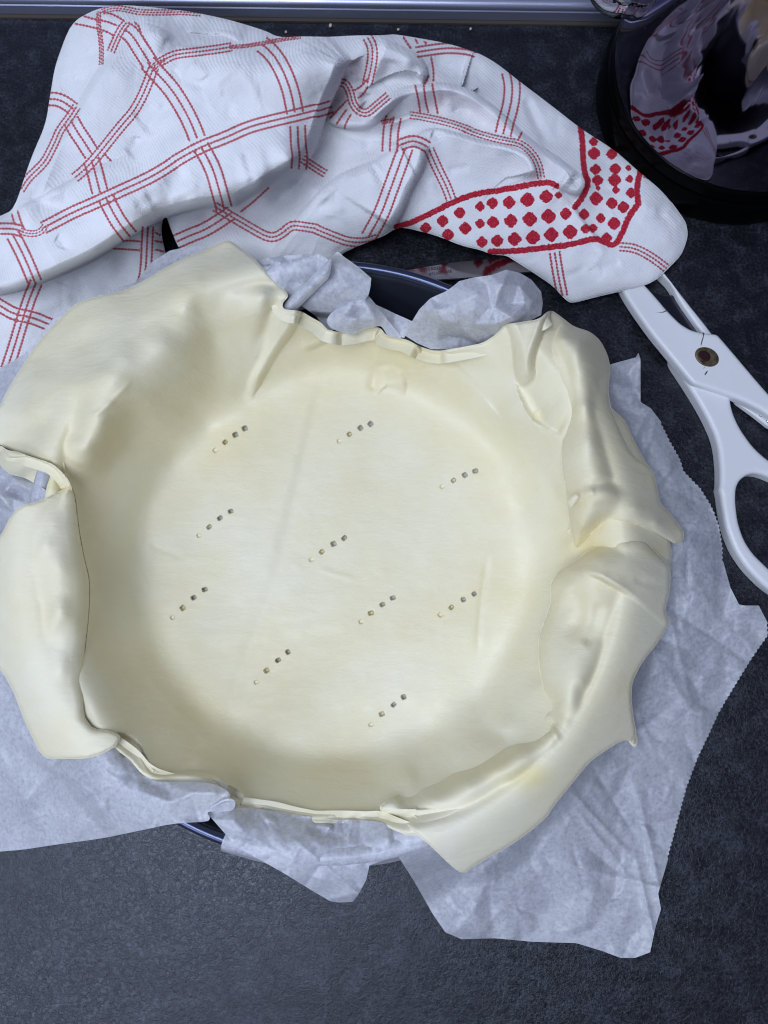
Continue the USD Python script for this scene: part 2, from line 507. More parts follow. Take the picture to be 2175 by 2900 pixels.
def plain(name, color, rough, metal=0.0, bump=None, **kw):
    nodes = {"tc": ("geometry", {}), "n": ("noise_texture", {"scale": (bump or (300, 0))[0], "detail": 3}),
             "b": ("bump", {"strength": (bump or (0, 0))[1], "distance": .0004}),
             "p": ("principled_bsdf", {"base_color": color, "roughness": rough, "metallic": metal, **kw})}
    return mat(name, nodes, [("tc.position", "n.vector"), ("n.fac", "b.height"), ("b.normal", "p.normal")])


pan_mat = plain('nonstick_steel', (.030, .036, .058), .34, .35, (1200, .12), specular_ior_level=.5)
rim_mat = plain('nonstick_rim', (.045, .055, .10), .22, .6, (600, .04))
white_plastic = plain('white_plastic', (.78, .79, .81), .38, 0, (160, .05), specular_ior_level=.45)
steel_mat = plain('polished_steel', (.62, .58, .60), .16, 1.0, (80, .02))
dark_steel = plain('dark_steel', (.10, .10, .12), .25, 1.0, (400, .1))
rust_mat = mat('stained_screw', {
    "tc": ("geometry", {}), "n": ("noise_texture", {"scale": 260, "detail": 4}),
    "r": ("rgb_ramp", {"ramp": [(.3, (.02, .008, .006)), (.48, (.10, .075, .04)), (.7, (.17, .15, .09))]}),
    "p": ("principled_bsdf", {"roughness": .5, "metallic": .5})}, [("tc.position", "n.vector"), ("n.fac", "r.fac"), ("r.color", "p.base_color")])
grime_mat = plain('brown_grime', (.09, .06, .04), .7)
rust_dark = plain('rusty_recess', (.030, .008, .008), .45, .2, (500, .3))
kettle_mat = plain('dark_mirror_lacquer', (.235, .205, .275), .05, 1.0, (18, .004))
black_plastic = plain('black_plastic', (.0014, .0014, .0018), .22, 0, (500, .02), specular_ior_level=.06)
chrome_mat = plain('chrome', (.75, .76, .80), .06, 1.0)
alu_mat = mat('brushed_aluminium', {
    "tc": ("geometry", {}), "mp": ("mapping", {"scale": (.6, 60, 60)}), "n": ("noise_texture", {"scale": 60, "detail": 4}),
    "b": ("bump", {"strength": .06, "distance": .0006}), "rr": ("map_range", {"from_min": .3, "from_max": .7, "to_min": .30, "to_max": .44}),
    "p": ("principled_bsdf", {"base_color": (.36, .38, .50), "metallic": .75})},
    [("tc.position", "mp.vector"), ("mp.vector", "n.vector"), ("n.fac", "b.height"), ("b.normal", "p.normal"), ("n.fac", "rr.value"), ("rr.result", "p.roughness")])
seal_mat = plain('dark_seal', (.05, .04, .03), .6, 0, (300, .3))
crumb_mat = plain('crumb', (.6, .5, .36), .7)
etch_mat = plain('etched_marks', (.10, .10, .12), .5, .6)

# ---------------------------------------------------------------- the setting: worktop, back strip
W0 = trimesh.creation.box((2.4, 1.05, .03))
W0.apply_translation((0, .374 - .525, -.015))
tag(obj('worktop', W0, counter_mat, smooth=False), 'charcoal slate-look kitchen worktop under everything, paler at the front', 'worktop', kind='structure')
wall = trimesh.creation.box((2.4, .02, .8))
wall.apply_translation((0, .405, .40))
tag(obj('wall', wall, plain('wall_paint', (.16, .18, .24), .6), smooth=False), 'plain dark kitchen wall behind the worktop', 'wall', kind='structure')


def extrude_x(profile, x0, x1):
    pr = np.array(profile, float)
    n = len(pr)
    v = np.vstack([np.c_[np.full(n, x0), pr], np.c_[np.full(n, x1), pr]])
    i = np.arange(n - 1)
    f = np.vstack([np.stack([i, i + n, i + n + 1], 1), np.stack([i, i + n + 1, i + 1], 1)])
    return trimesh.Trimesh(v, f, process=False)


YB = .3695
strip = thing('back_strip', 'brushed aluminium edging strip running along the back of the worktop', 'edging strip', (0, YB, 0))
arc = [(.0045 + .0042 * math.cos(a) * -1, .0108 + .0034 * math.sin(a)) for a in np.linspace(-.6, 2.2, 14)]
prof = [(.0012, .0014), (.0006, .002), (.0004, .0085), (.0010, .0092)] + arc + [(.0085, .0115), (.0105, .0105), (.0105, .030), (.022, .045)]
obj('face', extrude_x(prof, -1.2, 1.2), alu_mat, strip, smooth=40)
obj('seal', extrude_x([(-.0014, .0001), (-.0012, .0012), (.0022, .0018)], -1.2, 1.2), seal_mat, strip)

# ---------------------------------------------------------------- cake tin
R = .140
tin = thing('cake_tin', 'round dark blue-grey non-stick cake tin lined with pastry and paper', 'cake tin', (PC[0], PC[1], 0))
wallp = [(.0, .0012), (.128, .0012), (.1325, .0016), (.1345, .004), (.1355, .010), (.1362, .058), (.1364, .0615), (.1352, .0615), (.1345, .058), (.1335, .010), (.132, .0035), (.128, .0018), (0, .0018)]
obj('wall', lathe(wallp[:7][::1] + wallp[7:], 220), pan_mat, tin, smooth=35)
rimp = [(.1378 + .0024 * math.cos(a), .0628 + .0022 * math.sin(a)) for a in np.linspace(-2.2, 2.2 + math.pi * .55, 22)]
obj('rolled_rim', lathe(rimp, 220), rim_mat, tin, smooth=60)

# ---------------------------------------------------------------- pastry
def circ(r, z, degs):
    a = np.radians(np.array(degs, float))
    P = np.stack([PC[0] + r * np.cos(a), PC[1] + r * np.sin(a), np.full(len(a), z * MM)], 1)
    return [(*q, z) for q in photo(P)]


D0_out = (
    c3((975, -38, 52), (1040, 10, 52), (1100, 60, 56), (1160, 130, 60), (1225, 190, 62), (1232, 212, 62))
    + [(800, 858, 60), (802, 876, 60), (852, 880, 60)] + c3((1330, 299, 56), (1370, 320, 52), (1400, 352, 48)) + [(931, 934, 46), (960, 941, 46), (1000, 938, 45), (1036, 928, 44), (1076, 926, 44), (1094, 950, 42), (1130, 956, 42), (1156, 963, 42), (1188, 981, 41), (1224, 992, 41), (1251, 993, 44)]
    + c4((360, 425, 52), (440, 410, 56), (500, 370, 60), (530, 330, 64), (600, 320, 66), (680, 308, 68), (715, 275, 68), (738, 270, 66), (780, 300, 62), (830, 340, 56), (900, 360, 50), (945, 400, 46), (975, 460, 42), (988, 520, 40), (975, 600, 40), (985, 680, 40), (1010, 705, 34), (1050, 740, 33), (1080, 810, 33), (1115, 880, 34), (1140, 920, 40), (1175, 970, 42), (1190, 1040, 42), (1195, 1090, 42), (1235, 1150, 40))
    + c6((1225, 90, 38), (1240, 210, 36), (1250, 250, 38), (1240, 290, 40), (1245, 340, 42), (1238, 420, 42), (1225, 470, 42), (1215, 490, 40), (1243, 545, 36), (1215, 590, 36), (1185, 640, 36), (1120, 720, 34), (1080, 800, 30), (1075, 870, 28), (1085, 950, 26), (1100, 1030, 24), (1095, 1075, 24), (1062, 1045, 25), (1040, 1050, 26), (980, 1085, 27), (900, 1140, 27), (850, 1200, 27))
    + c8((740, 280, 27), (720, 320, 27), (600, 420, 26), (400, 535, 22), (370, 562, 20), (330, 555, 22), (200, 430, 34), (170, 400, 40))
    + b4((640, 505, 46), (560, 480, 48), (440, 430, 50), (380, 400, 50), (270, 408, 48), (120, 402, 47), (0, 400, 46))
    + c7((1380, 352, 46), (1340, 352, 46), (1250, 334, 46), (1170, 312, 47), (1080, 300, 48), (1000, 290, 50))
    + [(668, 2275, 52), (645, 2262, 53), (600, 2240, 54), (560, 2235, 55), (500, 2232, 55), (434, 2212, 55), (398, 2190, 55), (368, 2152, 54), (318, 2116, 52), (240, 2100, 50), (150, 2000, 50), (100, 1800, 50), (100, 1550, 52), (125, 1400, 54)]
    + b2((640, 470, 60), (500, 420, 57), (340, 370, 54), (110, 310, 50), (0, 240, 48)) + [(-60, 1225, 45), (-60, 1175, 44)]
    + c3((0, 680, 45), (20, 630, 44), (80, 530, 44), (150, 420, 46), (230, 330, 48), (322, 240, 50), (400, 213, 52), (530, 185, 54), (620, 140, 54), (720, 80, 54), (800, 40, 54), (880, 10, 53)))

D0_ctrl = ([(960, 1560, 7), (820, 1560, 7), (1100, 1560, 7), (960, 1750, 7), (960, 1380, 7)] + circ(.062, 7, range(0, 360, 30)) + circ(.088, 7.3, range(0, 360, 15))
           + circ(.104, 8.5, range(-60, 50, 15)) + circ(.103, 10, range(60, 125, 12)) + circ(.104, 9, range(135, 300, 15))
           + circ(.122, 27, list(range(-45, 35, 12))) + circ(.118, 26, range(175, 300, 15)) + circ(.114, 27, range(66, 120, 9))
           # crest over the rim, back left
           + c3((850, 150, 70), (790, 250, 74), (700, 400, 76), (610, 520, 76), (520, 640, 77), (440, 760, 77), (370, 860, 74), (600, 330, 70), (400, 400, 66), (250, 560, 62), (150, 700, 58), (500, 260, 62), (760, 120, 62), (200, 780, 60), (260, 860, 64), (900, 250, 60), (1000, 200, 66), (1060, 330, 52), (880, 420, 52), (790, 560, 52), (660, 700, 50), (560, 820, 40), (480, 900, 44), (1130, 200, 68), (980, 380, 42), (1010, 520, 24), (860, 640, 28), (740, 780, 24), (640, 880, 22))
           # under the rolls at the right and the front right
           + [(1640, 1000, 60), (1660, 1100, 60), (1690, 1380, 58), (1760, 1450, 52), (1730, 1250, 50), (1760, 1330, 44), (1600, 960, 62),
              (1700, 1600, 54), (1800, 1600, 46), (1700, 1760, 56), (1660, 1880, 56), (1610, 1980, 58), (1540, 2080, 58), (1440, 2150, 56), (1520, 2230, 36), (1330, 2225, 54), (1380, 2330, 34), (1200, 2280, 50), (1260, 2390, 34), (1320, 2420, 20),
              (1800, 1540, 52), (1740, 1505, 54), (1690, 1520, 48), (1640, 1545, 40), (1600, 1500, 34), (1560, 1560, 18)]
           + [(1360, 1010, 50), (1400, 1080, 36), (1480, 990, 60), (1540, 960, 66), (1330, 1040, 36), (1440, 1180, 14), (1540, 1180, 34), (1560, 1100, 52), (1560, 1280, 28), (1560, 1400, 28)]
           + [(1420, 2080, 40), (1300, 2140, 38), (1160, 2200, 36), (1480, 2010, 32), (1500, 1900, 26), (1050, 2270, 36), (900, 2290, 34), (750, 2260, 34), (560, 2140, 38), (450, 2100, 40)])

HOLES = []
for row in (c3((921, 867), (962, 833), (1006, 801), (1046, 774)), c3((1450, 828), (1493, 799), (1540, 772), (1583, 755)), c4((268, 1022), (316, 996), (364, 973), (409, 956)),
            c5((850, 176), (894, 139), (940, 101), (986, 72)), c5((1331, 279), (1375, 245), (1425, 211), (1471, 186)), c5((737, 526), (781, 485), (828, 441), (875, 406)),
            c5((1542, 544), (1585, 507), (1634, 470)) + c6((57, 442)), c6((260, 514), (307, 482), (358, 449), (404, 425)), c5((1095, 802), (1139, 752), (1188, 708), (1230, 673)),
            c5((1585, 983)) + c6((10, 938), (60, 898), (103, 865))):
    for k, (x, y) in enumerate(row):
        HOLES.append((x, y, (.22, .70, .95, 1.05)[k]))


def hole_depth(p):
    z = np.zeros(len(p))
    for x, y, k in HOLES:
        d = p - (x, y)
        m = (np.abs(d) < 22).all(1)
        a = .53 + .25 * math.sin(x * 1.3 + y)
        u = d[m] @ np.array([math.cos(a), -math.sin(a)]) / (5.9 + .7 * math.sin(x))
        v = d[m] @ np.array([math.sin(a), math.cos(a)]) / (5.2 + .7 * math.cos(y))
        q = (np.abs(u) ** 4 + np.abs(v) ** 4) ** .25
        z[m] -= 6.3 * k / (1 + np.exp((q - 1) * 12))
    return z


D0_folds = [
    # back: fluted pleats where the sheet was gathered
    ('s', [(856, 870), (842, 925), (800, 985), (765, 1040), (728, 1100), (712, 1140)], (760, 950), 11, 22, 45, 0, .25),
    ('g', [(775, 870), (738, 980), (690, 1090), (670, 1140)], -5, 20, .0, .2),
    ('s', [(840, 1000), (880, 994), (915, 978), (945, 955), (965, 938)], (880, 940), 7, 16, 40, .25, 0),
    ('s', [(1076, 920), (1064, 960), (1059, 1005), (1055, 1034)], (1110, 990), 4, 10, 50, 0, .15),
    ('s', [(1056, 1040), (1083, 1040), (1101, 1030), (1127, 1038), (1147, 1062), (1152, 1095), (1142, 1128)], (1095, 1080), 3.6, 16, 50, .15, .3),
    ('s', [(1186, 975), (1198, 1005), (1210, 1035), (1215, 1055)], (1150, 1010), 6, 12, 35, 0, .3),
    ('g', [(1075, 1035), (1060, 1070), (1052, 1110)], -2, 14),
    ('s', [(1250, 992), (1300, 1046), (1360, 1112), (1405, 1170), (1432, 1200)], (1390, 1050), 5, 12, 60, 0, .25),
    # right: gathers above the roll
    ('s', [(1428, 915), (1452, 975), (1457, 1070), (1473, 1124), (1499, 1177), (1545, 1228)], (1500, 1050), 10, 30, 60, .0, .2),
    ('s', [(1556, 890), (1535, 950), (1514, 1008), (1512, 1050), (1530, 1085)], (1480, 1000), 9, 22, 35, .0, .2),
    ('s', [(1500, 1180), (1550, 1215), (1588, 1235)], (1530, 1150), 4, 14, 40),
    # second layer peeping out at the far right
    ('s', [(1735, 1130), (1748, 1200), (1765, 1270), (1790, 1325), (1835, 1310)], (1680, 1250), 12, 20, 60, .35, .1),
    ('g', [(1725, 1060), (1700, 1120), (1715, 1180)], -2, 16),
    ('g', [(1740, 1330), (1790, 1350), (1850, 1380)], -3, 14),
    # front lip
    ('s', [(1080, 2328), (1059, 2314), (1039, 2321), (1016, 2312), (980, 2302), (915, 2318), (849, 2315), (796, 2300), (740, 2285), (690, 2275)], (960, 2340), 5, 12, 50, .02, .1),
    ('s', [(316, 2074), (371, 2083), (400, 2112), (418, 2160), (436, 2192), (500, 2184), (577, 2187), (622, 2206), (645, 2240), (655, 2270)], (470, 2230), 9, 14, 60, .05, .05),
    # back left lobe: soft swells
    ('g', c3((330, 330), (400, 430), (440, 560)), -3.0, 60, .4, .4), ('g', c3((560, 380), (490, 500), (430, 640)), 3.4, 48, .4, .4), ('g', c3((800, 180), (730, 320), (700, 450)), -3.4, 50, .4, .4),
    ('g', c3((330, 580), (330, 720), (290, 860)), -6, 50, .4, .3), ('g', c3((200, 460), (160, 640), (130, 780)), 4.5, 60, .4, .3), ('g', c3((900, 120), (960, 260), (930, 420)), 3.0, 55, .4, .4), ('g', c3((620, 640), (520, 760), (440, 820)), -3.2, 45, .4, .4),
    ('g', c3((1100, 150), (1120, 230), (1070, 330)), 2.2, 30, .4, .4), ('g', c3((420, 700), (500, 640), (570, 560)), .8, 9, .3, .3), ('g', c3((380, 730), (450, 690), (500, 650)), .8, 8, .3, .3),
    # faint rolling marks over the floor
    ('g', [(930, 1010), (860, 1300), (800, 1600), (680, 1900), (620, 2100)], -.7, 22), ('g', [(905, 1020), (830, 1320), (740, 1650)], .45, 18), ('g', [(1385, 1560), (1362, 1700), (1350, 1860)], -.9, 9),
    ('g', [(420, 1540), (470, 1560), (520, 1580)], -.5, 10), ('g', [(900, 1610), (960, 1630), (1010, 1640)], .4, 8),
    ('g', [(1300, 1040), (1420, 1200), (1500, 1400), (1530, 1600)], .6, 30),
]
dough = []
dough.append(sheet(D0_out, D0_ctrl, D0_folds, step=4.2, roll=1.9 * MM, dense=[(x, y, 15, 1.5) for x, y, _ in HOLES], extra=hole_depth, rbf_smooth=4e-3, noise=.9, under=26, rim=(68, 1.05, 200, 2.7, 8)))
# left side: the sheet leans in over the tin and hangs outside it
D1_out = ([(-90, 1560, 46), (-20, 1540, 50), (7, 1509, 56), (24, 1472, 60), (48, 1441, 62), (72, 1427, 63), (96, 1424, 64), (135, 1408, 66), (174, 1388, 67, 3), (197, 1372, 66, 5), (210, 1390, 66, 6), (217, 1429, 66, 7), (222, 1477, 66, 7), (229, 1525, 66, 7), (241, 1586, 66, 7), (253, 1632, 66, 7), (256, 1690, 66, 7), (250, 1771, 65, 7), (240, 1851, 64, 7), (236, 1930, 63, 7), (240, 2025, 60, 6), (262, 2062, 58, 4), (316, 2070, 56, 2)]
          + [(345, 2085, 55), (330, 2112, 54), (292, 2135, 53), (245, 2149, 52), (166, 2150, 50), (119, 2147, 47), (66, 2036, 44), (40, 1963, 43), (0, 1890, 42), (-90, 1830, 38)])
D1_ctrl = [(150, 1480, 74), (170, 1600, 77), (185, 1750, 77), (170, 1900, 74), (180, 2020, 66), (60, 1520, 66), (60, 1650, 64), (90, 1800, 62), (0, 1700, 52), (110, 1980, 58), (220, 2085, 60), (-60, 1690, 46), (120, 1440, 68)]
D1_folds = [('s', [(28, 1478), (52, 1450), (80, 1436), (120, 1425), (180, 1398)], (60, 1400), 3, 7, 25, .05, .1), ('g', [(150, 1500), (110, 1560), (60, 1650), (30, 1740)], 1.8, 22), ('g', [(190, 1680), (150, 1760), (90, 1880), (60, 1960)], 2.4, 26),
            ('g', [(60, 1500), (40, 1560), (10, 1600)], -2.5, 24), ('g', [(90, 1680), (80, 1760), (60, 1840)], -3, 34)]
dough.append(sheet(D1_out, D1_ctrl, D1_folds, step=4.5, roll=1.9 * MM, rbf_smooth=6e-3, noise=1.2, under=26, rim=(72, 1.05, 60, 1.2, 14)))
# right: the edge folded back on itself in a thick roll
D3_out = [(1545, 935, 58, 5), (1560, 890, 64, 3), (1592, 899, 62, 2), (1625, 925, 58, 2), (1672, 939, 54, 2), (1701, 965, 50, 2), (1721, 1005, 48, 2), (1730, 1045, 47, 3), (1722, 1098, 47, 4), (1729, 1151, 47, 4), (1760, 1225, 48, 3), (1795, 1295, 48, 2), (1831, 1311, 46, 2), (1854, 1343, 45, 2), (1864, 1390, 45, 2), (1868, 1423, 45, 2), (1904, 1460, 42, 2), (1938, 1505, 40, 2), (1936, 1530, 40, 2), (1914, 1543, 42, 2), (1880, 1522, 50, 3), (1840, 1500, 56, 4), (1790, 1483, 60, 5), (1745, 1478, 62, 5), (1700, 1490, 62, 5), (1660, 1520, 58, 5), (1630, 1562, 48, 5), (1616, 1510, 54, 6), (1606, 1440, 60, 7), (1602, 1390, 61, 8), (1588, 1330, 61, 8), (1590, 1230, 61, 8), (1600, 1160, 60, 8), (1592, 1110, 59, 8), (1570, 1050, 57, 7), (1550, 1000, 56, 6)]
D3_ctrl = [(1640, 970, 73), (1650, 1060, 77), (1660, 1150, 78), (1670, 1250, 80), (1690, 1350, 80), (1720, 1420, 79), (1800, 1440, 70), (1680, 1450, 76), (1860, 1480, 60), (1700, 1050, 62), (1705, 1150, 62), (1735, 1250, 62), (1780, 1350, 60), (1820, 1390, 56), (1650, 1490, 68), (1590, 960, 72)]
D3_folds = [('g', [(1725, 1060), (1690, 1120), (1700, 1200)], -2.2, 18), ('g', [(1835, 1320), (1770, 1360), (1700, 1372), (1640, 1368)], -3.0, 16, .1, .3), ('g', [(1840, 1400), (1760, 1430), (1660, 1432)], -1.6, 14, .1, .3), ('g', [(1850, 1340), (1800, 1330), (1760, 1310)], -3, 12, .1, .3), ('g', [(1612, 1420), (1650, 1400), (1690, 1390)], 1.6, 13), ('g', [(1640, 960), (1620, 1080), (1640, 1200)], 1.2, 20), ('g', [(1685, 1090), (1690, 1100), (1695, 1115)], 1.5, 7, .1, .1), ('g', [(1870, 1500), (1800, 1465), (1730, 1462)], 1.6, 16)]
dough.append(sheet(D3_out, D3_ctrl, D3_folds, step=4.2, roll=2 * MM, rbf_smooth=2e-4, noise=1.2, under=22, rim=(70, 1.05, 12, 1.9, 8)))
# lower right: bulging overlaps and the long flap that ends in a point at the front
D6_out = [(1595, 1606, 56, 6), (1628, 1588, 60, 6), (1660, 1562, 62, 6), (1701, 1542, 62, 6), (1729, 1533, 62, 6), (1778, 1529, 60, 6), (1830, 1531, 54, 5), (1859, 1564, 50, 4), (1900, 1605, 44, 2), (1897, 1678, 44, 2), (1887, 1712, 42, 2), (1884, 1735, 40, 2), (1899, 1761, 38, 2), (1881, 1791, 38, 2), (1861, 1824, 38, 2), (1818, 1877, 36, 2), (1791, 1930, 34, 2), (1788, 1977, 31, 2), (1794, 2030, 28, 2), (1804, 2083, 26, 2), (1790, 2100, 26, 2), (1765, 2096, 27, 2), (1725, 2119, 28, 2), (1672, 2156, 29, 2), (1639, 2196, 29, 2), (1566, 2286, 29, 2), (1552, 2312, 28, 2), (1473, 2378, 26, 2), (1340, 2455, 22, 2), (1320, 2473, 21, 2), (1294, 2468, 22, 2), (1208, 2385, 40, 2), (1184, 2366, 46, 2), (1150, 2338, 53, 3), (1110, 2316, 57, 3), (1078, 2298, 58, 3), (1074, 2284, 58, 3), (1095, 2268, 57, 3), (1150, 2240, 46, 1), (1230, 2195, 38, 1), (1330, 2135, 34, 1), (1450, 2065, 30, 1), (1525, 2035, 34, 1), (1556, 2018, 50, 6), (1541, 1963, 52, 7), (1527, 1904, 53, 7), (1522, 1830, 53, 7), (1530, 1785, 53, 7), (1545, 1745, 52, 6), (1560, 1700, 52, 5), (1556, 1660, 53, 5), (1570, 1628, 54, 5)]
D6_ctrl = [(1640, 1625, 70), (1700, 1585, 73), (1780, 1575, 72), (1850, 1620, 62), (1720, 1640, 75), (1800, 1660, 68), (1860, 1690, 54), (1620, 1700, 66), (1660, 1760, 70), (1720, 1760, 70), (1780, 1780, 60), (1830, 1780, 48), (1600, 1800, 66), (1660, 1840, 74), (1720, 1860, 64), (1590, 1900, 72), (1650, 1930, 75), (1720, 1950, 52), (1600, 1990, 74), (1660, 2030, 64), (1740, 2020, 38), (1560, 2080, 74), (1620, 2100, 60), (1680, 2090, 42), (1470, 2120, 68), (1500, 2170, 72), (1560, 2200, 50), (1400, 2180, 72), (1430, 2240, 66), (1490, 2290, 42), (1320, 2220, 70), (1350, 2290, 64), (1400, 2360, 42), (1230, 2260, 66), (1250, 2320, 60), (1290, 2400, 42), (1150, 2290, 63), (1320, 2430, 30), (1700, 1980, 50)]
D6_folds = [
    ('s', [(1640, 1622), (1692, 1636), (1733, 1660), (1774, 1684), (1814, 1716), (1862, 1756), (1890, 1780)], (1800, 1650), 6, 14, 40, .25, 0),
    ('g', [(1790, 1640), (1843, 1652), (1900, 1664)], -3, 11, .3, 0), ('g', [(1590, 1810), (1640, 1765), (1645, 1715), (1615, 1650)], -3, 26, .35, .35), ('g', [(1560, 1720), (1600, 1690), (1605, 1630)], 1.5, 20, .35, .35),
    ('g', [(1810, 1890), (1750, 1970), (1690, 2060), (1640, 2150)], -3, 24), ('g', [(1560, 2000), (1600, 2050), (1640, 2080)], 2.0, 20), ('g', [(1700, 1700), (1680, 1790), (1650, 1830)], -2, 20), ('g', [(1850, 1780), (1820, 1800), (1790, 1850)], -1.6, 12), ('g', [(1700, 1800), (1690, 1880), (1640, 1960)], 1.4, 26),
    ('s', [(1082, 2302), (1110, 2320), (1150, 2346), (1172, 2362)], (1100, 2335), 3.5, 8, 24, 0, .1), ('g', [(1230, 2330), (1300, 2380), (1330, 2440)], 1.4, 40), ('g', [(1440, 2200), (1380, 2270), (1370, 2380)], -1.6, 34)]
dough.append(sheet(D6_out, D6_ctrl, D6_folds, step=4.2, roll=2 * MM, rbf_smooth=3e-3, noise=.9, under=22, rim=(70.5, .9, 200, 2.7, 8)))
# the pinched loop between the two
D2_out = b2((-60, 290, 50), (0, 245, 54), (90, 312, 58), (210, 330, 62), (330, 375, 66), (480, 420, 68), (620, 470, 69), (720, 560, 69), (800, 650, 69), (850, 760, 68), (830, 830, 66), (740, 862, 62), (600, 832, 56), (440, 722, 52), (290, 632, 48), (130, 602, 46), (40, 535, 44), (-60, 420, 40))
D2_folds = [('s', b2((0, 300), (200, 360), (330, 400), (480, 450), (600, 500), (690, 600), (730, 690), (720, 800), (640, 850)), (60, 1200), 4, 10, 30, .05, .1) if False else
            ('s', b2((20, 420), (200, 410), (330, 400), (480, 460), (600, 520), (680, 600), (715, 690), (715, 780)), (215, 1330), 6, 9, 30, .1, .05)]
dough.append(sheet(D2_out, [(60, 1330, 56), (110, 1360, 53), (150, 1370, 54)], D2_folds, step=4, roll=1.8 * MM, rbf_smooth=1e-5, under=20))
# little torn tags of pastry
for pts in (b3((555, 1940, 27), (620, 1900, 27), (630, 1960, 25), (622, 2000, 24), (600, 2005, 24), (570, 1975, 25)), b3((140, 300, 73), (165, 265, 75), (200, 240, 77), (230, 260, 77), (200, 300, 76), (165, 340, 74), (150, 335, 73))):
    dough.append(sheet(pts, [], step=3, roll=.9 * MM, smooth=1, under=8))
dv, df, dp = join(dough)
butter = np.zeros(len(dp))
for x, y, rx, ry, a in ((1450, 2190, 70, 40, 1.0), (1520, 2215, 45, 45, .9), (150, 1375, 40, 30, .9), (1660, 1545, 60, 30, .8), (1860, 1560, 40, 25, .6), (1110, 2314, 40, 14, 1.0), (1850, 1250, 60, 60, .3), (860, 1900, 300, 200, .12), (300, 2050, 120, 60, .2), (1120, 1010, 120, 50, .35)):
    butter += a * np.exp(-((dp[:, 0] - x) / rx) ** 2 - ((dp[:, 1] - y) / ry) ** 2)
tag(obj('pastry_sheet', (dv, df), dough_mat, smooth=True, attrs={'butter': butter}), 'raw cream pastry sheet pressed into the tin, pricked with fork holes, edges draped over', 'pastry')

# ---------------------------------------------------------------- baking parchment
paper = []


def serrate(pts, amp=5, pitch=13):
    q = densify(pts, pitch / 2, 0, closed=False)
    t = np.gradient(q, axis=0); t /= np.linalg.norm(t, axis=1, keepdims=True)
    n = np.stack([t[:, 1], -t[:, 0]], 1)
    k = np.where(np.arange(len(q)) % 2 == 0, amp / 2, -amp / 2)
    return [tuple(v) for v in q + n * k[:, None]]


zig1 = serrate([(1871, 1197), (1897, 1250), (1924, 1297), (1937, 1336), (1983, 1383), (2016, 1436), (2036, 1489), (2046, 1552), (2046, 1592)])
zig2 = serrate([(2172, 1765), (2175, 1798), (2129, 1864), (2076, 1950), (2036, 2017), (2003, 2089), (1977, 2143), (1957, 2196), (1943, 2233), (1917, 2332), (1890, 2431)])
rim_z = [((1728, 1032), 26), ((1801, 1012), 26), ((1808, 998), 34), ((1814, 1018), 24), ((1814, 1138), 20), ((1844, 1157), 20), ((1871, 1197), 19), ((1937, 1336), 17), ((2016, 1436), 15), ((2046, 1552), 14), ((2046, 1592), 14), ((2069, 1665), 13), ((2093, 1712), 15), ((2109, 1715), 17), ((2149, 1715), 13), ((2172, 1765), 8), ((2129, 1864), 7), ((2036, 2017), 5), ((1977, 2143), 4), ((1917, 2332), 3.5), ((1890, 2431), 3), ((1864, 2531), 4), ((1872, 2574), 5), ((1857, 2624), 4), ((1841, 2697), 5), ((1798, 2713), 3), ((1758, 2713), 3), ((1705, 2693), 2.5), ((1632, 2671), 3), ((1506, 2667), 2), ((1400, 2657), 3), ((1307, 2660), 4), ((1261, 2640), 6), ((1227, 2591), 5), ((1174, 2498), 8), ((1125, 2421), 16)]
PR_out = [p for p, _ in rim_z[:6]] + zig1 + [(2069, 1665), (2093, 1712), (2109, 1715), (2149, 1715)] + zig2 + [p for p, _ in rim_z[21:]] + [(1150, 2370), (1300, 2350), (1520, 2190), (1680, 1980), (1750, 1760), (1770, 1500), (1720, 1250), (1680, 1080)]
PR_in = [(*p, z) for p, z in rim_z] + [(1150, 2370, 30), (1300, 2350, 34), (1520, 2190, 36), (1680, 1980, 40), (1750, 1760, 42), (1770, 1500, 42), (1720, 1250, 36), (1680, 1080, 34)]
PR_in += [(1800, 1100, 26), (1779, 1060, 20), (1790, 1150, 25), (1850, 1230, 24), (1900, 1330, 24), (1900, 1400, 23), (1980, 1470, 22), (1950, 1540, 30), (1916, 1520, 30), (2010, 1588, 21), (1905, 1600, 30), (2035, 1660, 16), (1930, 1672, 26), (1916, 1690, 20), (1965, 1680, 26), (2000, 1700, 20), (2050, 1740, 10), (1920, 1790, 20), (1990, 1800, 14), (1880, 1880, 20), (1960, 1930, 9), (1990, 2000, 8), (1900, 2060, 15), (1955, 2015, 15), (1830, 2140, 13), (1800, 2040, 21), (1880, 2160, 9), (1780, 2180, 14), (1752, 2190, 17), (1752, 2240, 9), (1700, 2300, 12), (1660, 2400, 11), (1830, 2330, 6), (1750, 2460, 5), (1640, 2480, 11), (1620, 2600, 8), (1800, 2580, 5), (1620, 2635, 9), (1560, 2330, 20), (1540, 2280, 26), (1500, 2440, 14), (1490, 2540, 16), (1450, 2660, 6), (1380, 2500, 22), (1340, 2580, 18), (1300, 2630, 11), (1390, 2560, 12), (1280, 2520, 15), (1220, 2480, 15), (1440, 2400, 28), (1370, 2460, 30), (1200, 2400, 24), (1800, 1850, 26), (1840, 1800, 24), (1560, 2550, 8), (1700, 2600, 6)]


